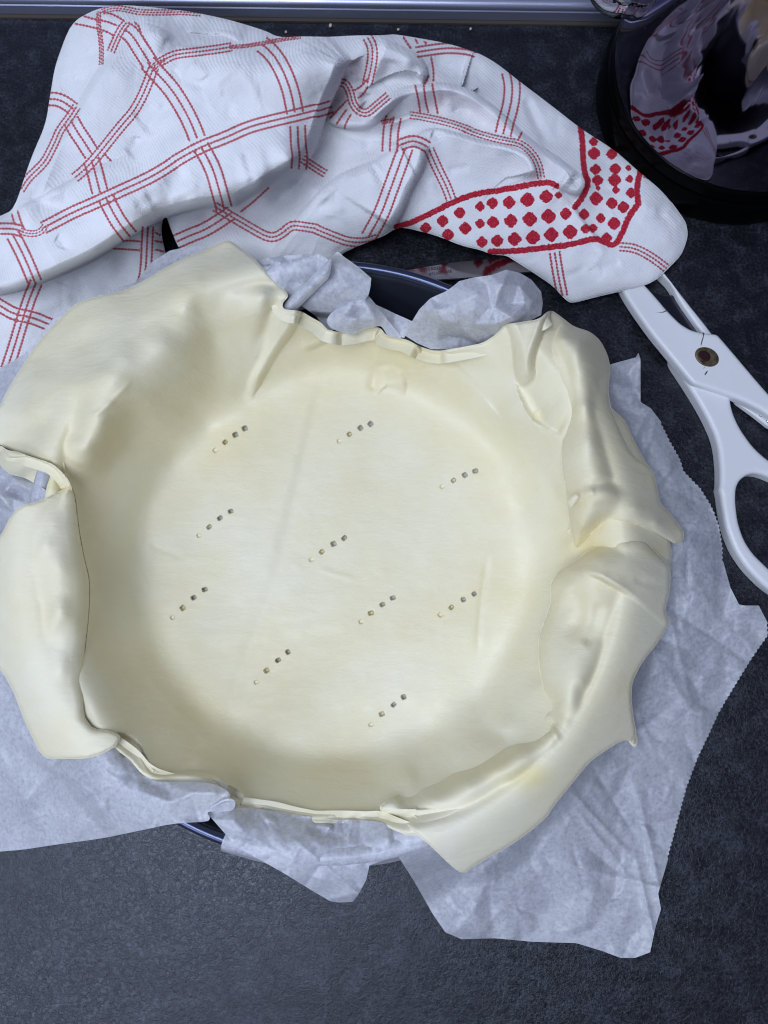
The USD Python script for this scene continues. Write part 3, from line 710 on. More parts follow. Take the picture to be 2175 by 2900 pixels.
def facet2(outline, pts, step=7, crumple=.5, seed=1, smooth=0, edge=None, creases=(), blend=.5, rim=None):
    k = np.array(pts, float)
    _, keep = np.unique(k[:, :2].round(0), axis=0, return_index=True)
    k = k[keep]
    from scipy.interpolate import LinearNDInterpolator
    p, f, nb = tri_patch(outline, step, smooth, (), edge)
    zs = RBFInterpolator(k[:, :2] / 300, k[:, 2], kernel='linear', smoothing=.01)(p / 300)
    z = LinearNDInterpolator(k[:, :2], k[:, 2])(p)
    z = np.where(np.isnan(z), zs, blend * np.nan_to_num(z) + (1 - blend) * zs)
    if rim:
        z = over_rim(p, z * MM, *rim) / MM
    q = np.c_[p / 110, np.full(len(p), seed * 3.3)]
    z = z + (np.abs(meshkit.fbm(q, 4, seed) - .5) * 2 - .2) * crumple * 1.5
    rs = np.random.default_rng(seed)
    x0, y0 = p.min(0); x1, y1 = p.max(0)
    # long straight creases, as pressed into folded paper
    for _ in range(max(int((x1 - x0) * (y1 - y0) / 5500), 5)):
        c = rs.uniform((x0, y0), (x1, y1)); a = rs.uniform(0, np.pi); L = rs.uniform(50, 220)
        d = p - c
        s, n = d @ (np.cos(a), np.sin(a)), d @ (-np.sin(a), np.cos(a))
        env = np.exp(-(s / L) ** 4)
        z = z + env * rs.uniform(-1, 1) * crumple * 2.6 * np.exp(-np.abs(n) / rs.uniform(8, 45))
    for _ in range(max(int((x1 - x0) * (y1 - y0) / 2600), 6)):
        c = rs.uniform((x0, y0), (x1, y1)); a = rs.uniform(0, np.pi); L = rs.uniform(18, 70)
        d = p - c
        s, n = d @ (np.cos(a), np.sin(a)), d @ (-np.sin(a), np.cos(a))
        z = z + np.exp(-(s / L) ** 2) * rs.uniform(-1, 1) * crumple * 1.15 * np.exp(-np.abs(n) / rs.uniform(5, 14))
    for pl, amp, w in creases:
        z = z + soft(p, pl, amp, w)
    return world(p, np.maximum(z, .9) * MM), f, p


paper.append(facet2(PR_out, PR_in, step=6, crumple=1.25, seed=3, edge=5, rim=(66, 1.6, 13, 3.4), blend=.85))
# lower left sheet, running up over the rim
PB_out = c7((-110, 480), (0, 470), (100, 462), (240, 440), (430, 415), (600, 380), (740, 350), (890, 342)) + [(596, 2316)] + c7((880, 300), (960, 296), (1000, 290), (1008, 265), (990, 245), (975, 213), (930, 185), (850, 172), (700, 173), (650, 165), (590, 100), (560, 20)) + [(316, 2050), (240, 2050), (100, 1960), (20, 1830), (-80, 1790)]
PB_pts = c7((-110, 480, 14), (0, 470, 18), (100, 462, 22), (240, 440, 32), (430, 415, 46), (600, 380, 60), (740, 350, 67), (890, 342, 66), (880, 300, 66), (960, 296, 64), (1000, 290, 64), (1008, 265, 68), (990, 245, 71), (975, 213, 71), (930, 185, 70), (850, 172, 69), (700, 173, 67), (650, 165, 64), (590, 100, 58), (560, 20, 54)) + [(316, 2050, 46), (240, 2050, 42), (100, 1960, 36), (20, 1830, 32), (-80, 1790, 28)]
PB_pts += c7((230, 125, 46), (500, 110, 60), (400, 160, 60), (480, 100, 62), (240, 150, 42), (200, 200, 34), (330, 190, 52), (80, 330, 22), (60, 250, 20), (180, 300, 34), (165, 330, 31), (185, 390, 28), (320, 330, 46), (470, 260, 62), (640, 230, 72), (740, 260, 73), (830, 220, 75), (900, 220, 75), (840, 300, 68), (700, 310, 70), (600, 320, 65), (100, 60, 24), (20, 120, 20), (-80, 250, 10), (0, 30, 22), (560, 200, 67)) + [(60, 2080, 30), (150, 2190, 38)]
paper.append(facet2(PB_out, PB_pts, step=6, crumple=1.2, seed=8, smooth=1, blend=.8, rim=(67, 1.3, 13, 3.4)))
# curled end of that sheet
tube = b7((740, 400, 66), (800, 350, 70), (880, 310, 74), (960, 262, 77), (1040, 250, 77), (1095, 275, 76), (1108, 320, 74), (1095, 370, 70), (1050, 402, 66), (960, 405, 63), (860, 408, 62))
paper.append(sheet(tube, b7((980, 330, 67), (1050, 320, 70), (900, 370, 64), (1000, 380, 64)), step=4, roll=.4 * MM, under=4))
# centre flap, bunched up in front of the tin
PC_out = c7((872, 296), (910, 335), (1010, 450), (1200, 555), (1330, 635), (1410, 682), (1450, 688), (1505, 685), (1530, 655), (1565, 590), (1578, 530)) + b4((470, 690), (600, 630), (720, 560), (760, 540), (690, 480), (560, 455), (440, 405), (380, 385), (270, 372), (120, 366), (0, 366)) + c7((1300, 318), (1200, 298), (1080, 285), (1000, 285))
PC_pts = c7((872, 296, 64), (910, 335, 65), (1010, 450, 58), (1200, 555, 42), (1330, 635, 30), (1410, 682, 24), (1450, 688, 22), (1505, 685, 20), (1530, 655, 10), (1565, 590, 12), (1578, 530, 18)) + b4((470, 690, 27), (600, 630, 32), (720, 560, 40), (760, 540, 42), (690, 480, 46), (560, 455, 50), (440, 405, 50), (380, 385, 46), (270, 372, 42), (120, 366, 41), (0, 366, 41)) + c7((1300, 318, 42), (1200, 298, 46), (1080, 285, 54), (1000, 285, 60))
PC_pts += c7((1060, 400, 64), (1000, 340, 68), (1150, 420, 62), (1150, 330, 58), (1270, 460, 46), (1275, 400, 56), (1340, 440, 44), (1300, 350, 52), (1385, 400, 60), (1408, 365, 64), (1440, 400, 54), (1460, 440, 50), (1470, 410, 62), (1560, 420, 58), (1640, 400, 56), (1500, 470, 50), (1520, 500, 44), (1580, 520, 30), (1410, 520, 36), (1440, 500, 46), (1415, 610, 36), (1460, 600, 28), (1490, 560, 34), (1505, 680, 23), (1508, 520, 30), (1512, 600, 24), (1350, 560, 42), (1250, 520, 48), (1400, 640, 28), (1100, 480, 56), (1380, 480, 50), (1600, 470, 44), (1650, 480, 38))
paper.append(facet2(PC_out, PC_pts, step=5, crumple=1.1, seed=5, blend=.8, rim=(66, 1.2, 13, 3.0, 12)))
# slivers at the left, between the lobes
PL_out = b2((-250, 430), (-60, 420), (40, 530), (130, 600), (300, 635), (450, 720), (620, 830), (520, 920), (300, 960), (180, 1050), (90, 1200), (20, 1330), (-60, 1400), (-250, 1500))
PL_pts = b2((-250, 430, 30), (-60, 420, 34), (40, 530, 40), (130, 600, 42), (300, 635, 44), (450, 720, 48), (620, 830, 52), (520, 920, 52), (300, 960, 46), (180, 1050, 42), (90, 1200, 40), (20, 1330, 38), (-60, 1400, 30), (-250, 1500, 20), (140, 700, 46), (220, 830, 36), (300, 900, 44), (60, 790, 44), (0, 850, 48), (150, 880, 44), (20, 1000, 34), (80, 960, 46), (-100, 900, 40), (-100, 1100, 24), (380, 800, 52), (250, 720, 50), (60, 650, 36))
paper.append(facet2(PL_out, PL_pts, step=5, crumple=.6, seed=11, blend=.9, rim=(67, 3.0)))
# edge showing along the back left
PS_out = [(-90, 1075), (-20, 1050), (0, 1042), (40, 1020), (66, 1004), (96, 972), (160, 890), (330, 815), (384, 800), (402, 777), (428, 744), (480, 710), (525, 700), (590, 696), (620, 720), (600, 770), (400, 870), (200, 970), (60, 1140), (-60, 1190)]
PS_pts = [(-90, 1075, 18), (0, 1042, 24), (66, 1004, 30), (96, 972, 34), (160, 890, 40), (330, 815, 44), (384, 800, 42), (402, 777, 38), (428, 744, 36), (480, 710, 38), (525, 700, 42), (590, 696, 46), (600, 770, 48), (400, 870, 46), (200, 970, 42), (60, 1140, 36), (-60, 1190, 28), (40, 1060, 34)]
paper.append(facet2(PS_out, PS_pts, step=6, crumple=.4, seed=13, rim=(66, 2.0, 13, 3.4)))
# back left flaps
T1_out = b1((75, 240), (150, 226), (280, 206), (420, 196), (560, 191), (630, 232), (640, 300), (560, 400), (480, 500), (400, 640), (330, 560), (320, 505), (240, 440), (170, 360), (100, 275))
T1_pts = b1((75, 240, 58), (150, 226, 62), (280, 206, 66), (420, 196, 72), (560, 191, 76), (630, 232, 78), (640, 300, 76), (560, 400, 66), (480, 500, 56), (400, 640, 46), (330, 560, 52), (320, 505, 52), (240, 440, 54), (170, 360, 54), (100, 275, 56), (250, 260, 72), (330, 255, 66), (420, 215, 70), (430, 235, 76), (450, 330, 72), (300, 350, 64), (550, 250, 74), (360, 430, 60))
paper.append(facet2(T1_out, T1_pts, step=5, crumple=.8, seed=17, blend=.8, rim=(67.5, 3.0)))
T2_out = b1((600, 330), (655, 225), (680, 195), (712, 170), (760, 215), (820, 255), (880, 300), (925, 340), (972, 380), (965, 450), (950, 515), (880, 600), (760, 720), (660, 800), (600, 760), (540, 680), (430, 600), (380, 600), (480, 480))
T2_pts = b1((600, 330, 62), (655, 225, 76), (680, 195, 80), (712, 170, 82), (760, 215, 80), (820, 255, 77), (880, 300, 74), (925, 340, 70), (972, 380, 66), (965, 450, 56), (950, 515, 48), (880, 600, 42), (760, 720, 34), (660, 800, 32), (600, 760, 34), (540, 680, 38), (430, 600, 44), (380, 600, 46), (480, 480, 56), (720, 300, 62), (700, 420, 48), (600, 520, 44), (820, 400, 56), (760, 530, 42))
paper.append(facet2(T2_out, T2_pts, step=5, crumple=.55, seed=19, blend=.6, rim=(68, 3.0)))
T3_out = b1((632, 240, 79), (655, 228, 80), (660, 260, 80), (648, 372, 76), (560, 455, 70), (470, 545, 64), (392, 625, 60), (370, 640, 59), (275, 636, 58), (280, 600, 59), (340, 522, 64), (470, 408, 72), (560, 310, 77))
paper.append(sheet(T3_out, b1((600, 340, 81), (500, 450, 76), (400, 550, 68), (330, 600, 63)), step=4, roll=1.6 * MM, smooth=1, under=6))
T4_out = b1((950, 518), (905, 482), (830, 502), (760, 562), (700, 622), (642, 668), (618, 720), (650, 770), (720, 802), (825, 826), (870, 810), (905, 782), (980, 768), (1045, 752), (1075, 790), (1100, 835), (1190, 850), (1212, 850), (1150, 770), (1085, 690), (1010, 590))
T4_pts = b1((950, 518, 56), (905, 482, 58), (830, 502, 58), (760, 562, 56), (700, 622, 55), (642, 668, 54), (618, 720, 53), (650, 770, 50), (720, 802, 48), (825, 826, 46), (870, 810, 46), (905, 782, 48), (980, 768, 50), (1045, 752, 50), (1075, 790, 48), (1100, 835, 46), (1190, 850, 46), (1212, 850, 46), (1150, 770, 50), (1085, 690, 54), (1010, 590, 57), (820, 580, 62), (860, 650, 50), (850, 700, 60), (960, 640, 62), (1000, 700, 58), (760, 680, 60), (800, 760, 54), (920, 560, 62), (880, 600, 60))
paper.append(facet2(T4_out, T4_pts, step=4, crumple=.4, seed=23, smooth=1, blend=.3))
T5_out = b1((1008, 588), (1080, 620), (1160, 660), (1230, 690), (1295, 720), (1260, 790), (1230, 850), (1190, 840), (1140, 780), (1085, 690))
T5_pts = b1((1008, 588, 58), (1080, 620, 52), (1160, 660, 50), (1230, 690, 50), (1295, 720, 52), (1260, 790, 48), (1230, 850, 46), (1190, 840, 46), (1140, 780, 50), (1085, 690, 55), (1150, 720, 46), (1200, 760, 47))
paper.append(facet2(T5_out, T5_pts, step=4, crumple=.4, seed=29))
T6_out = c4((105, 375), (130, 330), (170, 265), (215, 220), (245, 205), (280, 190), (310, 170), (340, 145), (400, 130), (470, 120), (510, 108), (540, 95), (600, 110), (650, 140), (690, 190), (697, 240), (690, 290), (640, 315), (600, 330), (540, 345), (505, 390), (440, 425), (360, 440), (310, 438), (270, 436), (220, 436), (160, 410))
T6_pts = c4((105, 375, 48), (130, 330, 56), (170, 265, 66), (215, 220, 72), (245, 205, 74), (280, 190, 78), (310, 170, 78), (340, 145, 77), (400, 130, 76), (470, 120, 80), (510, 108, 80), (540, 95, 78), (600, 110, 74), (650, 140, 70), (690, 190, 66), (697, 240, 64), (690, 290, 64), (640, 315, 66), (600, 330, 66), (540, 345, 62), (505, 390, 56), (440, 425, 48), (360, 440, 44), (310, 438, 44), (270, 436, 44), (220, 436, 44), (160, 410, 46))
T6_pts += c4((245, 235, 72), (240, 270, 76), (250, 328, 64), (200, 300, 62), (280, 315, 74), (350, 385, 52), (320, 320, 76), (400, 330, 72), (360, 370, 60), (370, 360, 68), (500, 330, 74), (450, 360, 62), (300, 380, 50), (320, 250, 82), (420, 200, 84), (480, 250, 76), (560, 190, 80), (560, 300, 82), (620, 240, 76), (650, 230, 74), (520, 160, 86), (600, 170, 80), (400, 270, 80), (460, 160, 80), (640, 280, 72), (240, 400, 48), (570, 240, 72))
paper.append(facet2(T6_out, T6_pts, step=4, crumple=1.0, seed=31, blend=.85))
# the strip of the sheet that lies over the rim, under the pastry


def liner(a0, a1):
    a = np.radians(np.linspace(a0, a1, int(abs(a1 - a0) * 2)))
    pr = [(.1275, .034), (.1305, .050), (.1325, .060), (.1345, .0655), (.1375, .0668), (.1405, .0655), (.1425, .060), (.1450, .052)]
    V = []
    for k, (r, z) in enumerate(pr):
        w = meshkit.noise(np.c_[np.cos(a) * 9, np.sin(a) * 9, np.full(len(a), k * .4)], 4) - .5
        V.append(np.stack([PC[0] + (r + .003 * w * (k in (0, 1, 6, 7))) * np.cos(a), PC[1] + (r + .003 * w * (k in (0, 1, 6, 7))) * np.sin(a), z + .0016 * np.abs(w)], 1))
    V = np.stack(V, 0)
    n, m = V.shape[:2]
    i, j = np.meshgrid(np.arange(n - 1), np.arange(m - 1), indexing='ij')
    q = np.stack([i * m + j, i * m + j + 1, (i + 1) * m + j + 1, (i + 1) * m + j], -1).reshape(-1, 4)
    return V.reshape(-1, 3), np.vstack([q[:, [0, 1, 2]], q[:, [0, 2, 3]]]), np.zeros((n * m, 2))


paper.append(liner(97, 224))
paper.append(liner(-108, 50))
ang = np.linspace(0, 2 * np.pi, 73)[:-1]
flat = np.vstack([[PC[0], PC[1], .0023]] + [[PC[0] + r * np.cos(t), PC[1] + r * np.sin(t), .0023 + .0004 * (r > .1)] for r in (.06, .112) for t in ang])
k = np.arange(72)
flat_f = np.vstack([np.stack([0 * k, 1 + k, 1 + (k + 1) % 72], 1), np.stack([1 + k, 73 + k, 73 + (k + 1) % 72], 1), np.stack([1 + k, 73 + (k + 1) % 72, 1 + (k + 1) % 72], 1)])
paper.append((flat, flat_f, np.zeros((len(flat), 2))))
pv, pf, pp = join(paper)
tag(obj('baking_parchment', (pv, pf), paper_mat, smooth=True), 'crumpled white baking parchment sticking out around the pastry in the tin', 'parchment')

# ---------------------------------------------------------------- tea towel
TW_out = ([(-110, 640, 12, 6), (-40, 628, 12, 6), (0, 612, 14, 6)] + c1((60, 895, 20, 6), (130, 680, 20, 6), (195, 530, 20, 8), (215, 400, 24, 8), (235, 280, 26, 8), (290, 130, 30, 8), (330, 80, 34, 8), (420, 35, 38, 8), (520, 20, 40, 8), (640, 30, 38, 8), (780, 45, 34, 8), (870, 60, 30, 8), (1000, 90, 26, 8), (1130, 130, 26, 6), (1190, 160, 30, 5), (1290, 155, 46, 8), (1400, 158, 50, 8), (1500, 152, 50, 8), (1640, 150, 46, 8))
          + c2((60, 145, 36, 8), (180, 165, 26, 6), (290, 185, 22, 6), (420, 225, 20, 6), (500, 270, 18, 6), (600, 350, 16, 6), (720, 440, 14, 6), (860, 550, 14, 6), (970, 620, 14, 6), (1070, 690, 14, 6), (1130, 740, 14, 5), (1200, 800, 14, 5), (1260, 880, 12, 5), (1310, 950, 12, 5), (1318, 1010, 12, 5), (1290, 1090, 12, 5), (1230, 1150, 14, 5), (1190, 1190, 16, 5))
          + c4((1140, 162, 18, 6), (1040, 187, 18, 6), (930, 212, 16, 6), (820, 241, 14, 6), (790, 222, 14, 5), (740, 165, 14, 5), (650, 105, 16, 4), (580, 60, 18, 3), (540, 35, 18, 3))
          + c2((480, 1088, 20, 3), (430, 1068, 22, 4), (350, 1050, 22, 4), (240, 1005, 22, 4), (100, 970, 22, 4)) + A6((870, 1000, 22, 5), (800, 1050, 22, 6), (700, 1090, 20, 6), (600, 1130, 18, 6), (500, 1170, 16, 6), (400, 1220, 14, 6))
          + [(940, 745, 14, 4), (900, 790, 14, 2), (760, 800, 14, 2), (620, 760, 14, 2)] + A5((360, 1180, 14, 4), (320, 1100, 16, 5), (280, 1000, 18, 5), (255, 930, 20, 4), (240, 880, 24, 2), (205, 895, 22, 2), (195, 950, 18, 4), (190, 1020, 16, 4), (205, 1120, 14, 4), (235, 1240, 12, 4)) + [(455, 760, 12, 3), (420, 830, 10, 2), (200, 960, 8, 2), (40, 1080, 8, 2), (-110, 1160, 8, 2)])
TW_ctrl = (A1((1000, 150, 46), (850, 200, 44), (760, 400, 34), (700, 650, 30), (640, 850, 26), (560, 1000, 24), (500, 1200, 22), (880, 500, 36), (1050, 300, 44), (1300, 120, 40), (1500, 160, 40))
           + A2((300, 180, 36), (500, 220, 32), (800, 200, 26), (1000, 270, 24), (650, 280, 30))
           + A1((1250, 420, 62), (1100, 700, 56), (950, 950, 50), (800, 1200, 44), (1400, 500, 64), (1300, 900, 56), (1500, 300, 58)) + A4((150, 640, 30), (400, 560, 40), (700, 440, 44), (1000, 300, 50), (1300, 200, 54))
           + A2((400, 700, 66), (700, 600, 68), (1000, 600, 70), (1300, 550, 70), (1500, 500, 68), (600, 1000, 68), (900, 900, 70), (1200, 900, 70), (1500, 850, 66), (200, 1100, 62), (700, 1250, 70))
           + A4((300, 900, 46), (600, 800, 52), (900, 700, 56), (1200, 600, 60), (1500, 450, 64), (200, 1100, 42), (500, 1100, 44), (800, 900, 50), (1100, 800, 52), (0, 800, 36), (0, 1000, 34), (0, 1200, 32))
           + A5((300, 600, 58), (600, 500, 60), (900, 400, 62), (1200, 300, 62), (500, 700, 48), (800, 650, 50), (1100, 550, 52), (1400, 350, 56), (100, 800, 48))
           + c3((100, 320, 20), (200, 250, 18), (20, 400, 16), (350, 150, 18), (60, 500, 14)) + A4((1200, 1100, 18), (1450, 1000, 20), (1000, 1250, 18), (1480, 880, 22))
           # hollow under the front panel
           + A5((450, 1000, 16), (600, 900, 14), (800, 900, 12), (1000, 800, 11), (1300, 700, 10), (1500, 550, 10), (900, 1050, 16), (1100, 1100, 18), (1250, 1000, 16), (1350, 850, 18), (700, 1100, 16), (1050, 1200, 16))
           + A6((100, 600, 30), (300, 600, 36), (500, 500, 40), (700, 400, 44), (200, 800, 32), (500, 800, 38), (700, 700, 44), (800, 900, 36), (400, 1000, 28), (100, 1100, 22), (300, 200, 26), (500, 250, 26), (650, 250, 28), (150, 300, 20), (850, 100, 32), (950, 100, 34), (900, 400, 48), (1000, 400, 48), (1000, 260, 48))
           + A3((500, 350, 60), (600, 250, 60), (700, 300, 56), (850, 350, 50), (1000, 400, 46), (1000, 550, 40), (800, 600, 36), (600, 700, 40), (450, 700, 36), (350, 850, 28), (550, 850, 32), (700, 900, 40), (500, 980, 34), (850, 780, 40), (1000, 720, 40), (750, 700, 34))
           + A3((1300, 260, 24), (1300, 450, 22), (1400, 400, 22), (1500, 550, 22), (1200, 700, 38), (1400, 680, 38), (1550, 750, 36), (1200, 800, 30), (1450, 880, 24), (1300, 850, 26), (1100, 800, 36))
           + A7((100, 300, 22), (400, 350, 20), (600, 550, 20), (800, 650, 20), (900, 850, 20), (1000, 1000, 20), (1150, 900, 18), (700, 750, 24), (300, 600, 34), (500, 780, 32), (700, 930, 28), (900, 1080, 30), (1100, 1200, 30), (100, 700, 26), (400, 820, 26), (150, 850, 36), (600, 1050, 36), (800, 1200, 34), (300, 1050, 38), (600, 1250, 34), (1200, 1050, 18), (1450, 1100, 16), (1550, 1250, 16))
           + A6((1250, 150, 42), (1300, 400, 40), (1150, 700, 34), (1300, 700, 32), (1500, 500, 36), (1500, 300, 40), (1400, 850, 30), (1200, 950, 26), (1500, 1000, 26))
           + A8((200, 250, 30), (400, 200, 32), (550, 60, 34), (700, 80, 38), (780, 150, 34), (300, 400, 28), (500, 400, 28), (650, 350, 26), (800, 450, 24), (400, 550, 24), (700, 550, 24), (900, 300, 20), (1000, 150, 20), (1100, 100, 18), (1050, 350, 22), (950, 450, 22), (1200, 400, 24), (1300, 250, 22), (1400, 400, 22), (1450, 550, 20), (1200, 650, 24), (900, 650, 26), (700, 750, 24), (1000, 800, 24), (1250, 750, 20), (800, 850, 20), (650, 880, 18), (500, 700, 20), (850, 560, 24), (1300, 550, 24)))
TW_folds = [
    ('s', A1((1130, 330), (1040, 480), (950, 610), (850, 760), (750, 940), (690, 1060), (610, 1200), (510, 1330)) + A4((300, 90), (380, 300)) [1:] + A4((330, 440), (290, 560)), (300, 350), 20, 24, 75, .2, .1),
    ('s', A4((190, 625), (300, 560), (480, 460), (640, 380), (800, 290), (960, 220), (1060, 180), (1200, 130), (1300, 80)), (300, 520), 9, 18, 60, .02, .35),
    ('s', A3((500, 385), (430, 450), (400, 560), (370, 640), (310, 770), (250, 920), (205, 1060)) + A5((1640, 240), (1600, 310), (1530, 390), (1420, 455), (1250, 555), (1100, 645), (960, 730), (880, 785), (700, 785), (500, 812), (330, 860), (200, 905), (0, 1003)) + A4((1180, 930), (1000, 1050), (850, 1140), (650, 1230), (440, 1315)) + [(60, 825), (-20, 840), (-100, 850)], (500, 480), 26, 34, 140, .03, .0),
    ('s', A2((300, 440), (360, 430), (450, 432), (650, 430), (850, 437), (1000, 430), (1150, 400), (1320, 362)), (700, 250), 12, 22, 110, .2, .45),
    ('s', A2((-10, 215), (60, 225), (150, 250), (250, 300), (330, 350)), (430, 110), 4, 20, 50, .3, .3),
    ('s', A2((400, 305), (550, 315), (650, 330), (760, 320), (870, 370), (960, 410)), (640, 60), 4, 12, 40),
    ('s', A3((730, 180), (850, 220), (1000, 290), (1110, 350), (1180, 430), (1213, 530), (1165, 605), (1120, 640)), (1100, 190), 14, 22, 80, .15, .15),
    ('s', A3((560, 950), (620, 900), (700, 830), (800, 745), (900, 685), (1000, 650), (1080, 630), (1250, 613), (1400, 615), (1550, 650), (1655, 690)) + A7((150, 462), (280, 512), (400, 592), (520, 692), (640, 792), (760, 912), (900, 1022), (1050, 1112), (1200, 1222), (1310, 1312)), (1240, 270), 13, 20, 40, .05, .03),
    ('s', A3((230, 960), (290, 1005), (370, 1035), (450, 1052), (600, 1062), (680, 1030), (760, 970), (850, 870), (950, 780), (1060, 700)), (1000, 330), 12, 22, 50, .1, .25),
    ('s', A3((750, 978), (820, 968), (900, 945), (1000, 908), (1130, 903), (1250, 915)) + A7((0, 768), (200, 838), (400, 908), (560, 943), (720, 998), (800, 1058), (880, 1150), (930, 1250), (962, 1330)), (1150, 360), 10, 12, 40, .05, .05),
    ('s', A6((945, 192), (1020, 150), (1100, 108), (1150, 70), (1200, 50), (1300, 44), (1400, 66), (1500, 96), (1640, 140)) + A7((450, 1000), (650, 1040), (780, 1100), (850, 1170), (890, 1260), (900, 1330)), (1250, 420), 9, 14, 50, .08, .05),
    ('s', A6((740, 330), (550, 400), (400, 460), (250, 570), (100, 720), (-20, 850)) + A5((1420, 950), (1350, 1020), (1200, 1240)), (1010, 600), 9, 26, 60, .1, .1),
    ('s', A6((1215, 200), (1205, 300), (1170, 420), (1110, 540), (1050, 645), (1000, 780), (930, 920), (880, 1000)), (1020, 520), 13, 26, 70, .05, .05),
    ('s', A6((950, 200), (870, 240), (760, 310), (650, 380)), (1110, 480), 6, 14, 50, .05, .2),
    ('s', A8((600, 125), (660, 165), (720, 195), (775, 200), (828, 155), (848, 95), (825, 15)), (1630, 500), 10, 18, 40, .1, .1),
    ('s', A8((735, 255), (770, 320), (800, 365), (850, 430), (900, 490), (940, 540)), (1600, 620), 5, 10, 40, .1, .2),
    ('g', A8((600, 110), (680, 190), (750, 260)), -6, 12, .1, .1),
    ('g', A8((1440, 200), (1400, 300), (1395, 400)), -2.5, 9), ('g', A8((1250, 240), (1330, 310), (1380, 300)), 2, 10), ('g', A8((850, 720), (760, 780), (660, 820)), -2, 8), ('g', A8((900, 560), (960, 620), (900, 700), (860, 720)), 2.5, 14),
    ('g', A8((1450, 260), (1520, 340), (1570, 420)), 1.6, 6), ('g', A8((1430, 300), (1500, 400), (1540, 460)), 1.4, 6), ('g', A8((840, 140), (900, 140), (1080, 160)), -3.5, 8), ('g', A8((1100, 700), (1000, 740), (920, 770)), -2.5, 10), ('g', A8((950, 840), (900, 800), (860, 740)), -1.5, 9),
    ('g', A7((780, 560), (830, 680), (930, 900), (1020, 1040)), -5, 14), ('g', A7((1110, 740), (1080, 860), (1100, 980)), -2, 10), ('g', A7((60, 240), (70, 350), (60, 440)), -2, 12), ('g', A7((900, 990), (930, 900), (980, 980)), 1.5, 8), ('g', A7((340, 260), (360, 340), (340, 430)), -1.2, 9),
    ('g', A3((1290, 760), (1420, 720), (1500, 820), (1520, 930)), -5, 22), ('g', A3((740, 640), (830, 500), (850, 380)), -3, 22), ('g', A3((1000, 520), (1010, 450), (1060, 380)), 2, 12), ('g', A3((570, 600), (540, 480), (500, 400)), -8, 20, .05, .05),
    ('g', A3((440, 560), (500, 700), (540, 830), (590, 870)), 8, 26), ('g', A3((640, 850), (600, 800), (620, 700)), -6, 16),
    ('g', A2((450, 580), (550, 640), (620, 740)), 3, 12), ('g', A2((260, 640), (420, 760), (650, 800)), -2.5, 14), ('g', A2((680, 830), (800, 700), (930, 580)), 1.5, 9), ('g', A2((930, 660), (1020, 780), (1090, 900), (1110, 1020)), 1.6, 9), ('g', A2((840, 1130), (830, 1040), (860, 960)), -1.5, 12), ('g', A2((130, 960), (60, 1050), (-60, 1130)), -3, 22), ('g', A2((560, 900), (680, 860), (780, 880)), 1.2, 9),
    ('g', A5((0, 720), (250, 560), (440, 420)), -4, 24), ('g', A5((920, 260), (960, 420), (1030, 560)), 2.5, 9), ('g', A5((260, 740), (420, 640), (540, 560)), 1.6, 10), ('g', A5((960, 240), (1000, 440), (1060, 600)), -2, 11), ('g', A5((1100, 200), (1130, 330), (1180, 500)), 1.2, 9), ('g', A5((420, 720), (520, 700), (640, 740)), 1.2, 8),
    ('g', A4((520, 900), (600, 950), (580, 1020)), -2.5, 16), ('g', A4((1200, 130), (1280, 60), (1300, -60)), -4, 18), ('g', A4((330, 420), (310, 500), (290, 570)), -2, 10), ('g', A4((1250, 620), (1400, 560), (1659, 480)), -2, 18),
    ('g', A6((100, 850), (300, 700), (450, 500)), -3, 16), ('g', A6((180, 720), (260, 690), (330, 700)), 1.5, 9), ('g', A6((100, 880), (300, 850), (420, 760)), 1.4, 10), ('g', A6((1380, 450), (1480, 420), (1600, 410)), -2, 8), ('g', A6((1230, 90), (1290, 110), (1320, 150)), -4, 14), ('g', A6((230, 120), (420, 190), (640, 210)), 3, 20), ('g', A6((1340, 770), (1260, 650), (1230, 500)), 1.4, 9),
    ('g', A1((600, 440), (760, 410), (830, 500)), 1.5, 9), ('g', A1((690, 720), (760, 740), (820, 770)), -1.8, 9), ('g', A1((560, 860), (700, 760), (760, 700)), -2, 12), ('g', A1((1330, 480), (1450, 400), (1600, 440)), -1.5, 12), ('g', A1((1350, 1250), (1500, 1080), (1600, 960)), -3.5, 18),
    ('g', c3((120, 190), (300, 140), (480, 60)), -2, 16), ('g', c3((60, 330), (180, 260), (330, 200)), 1.5, 20),
]
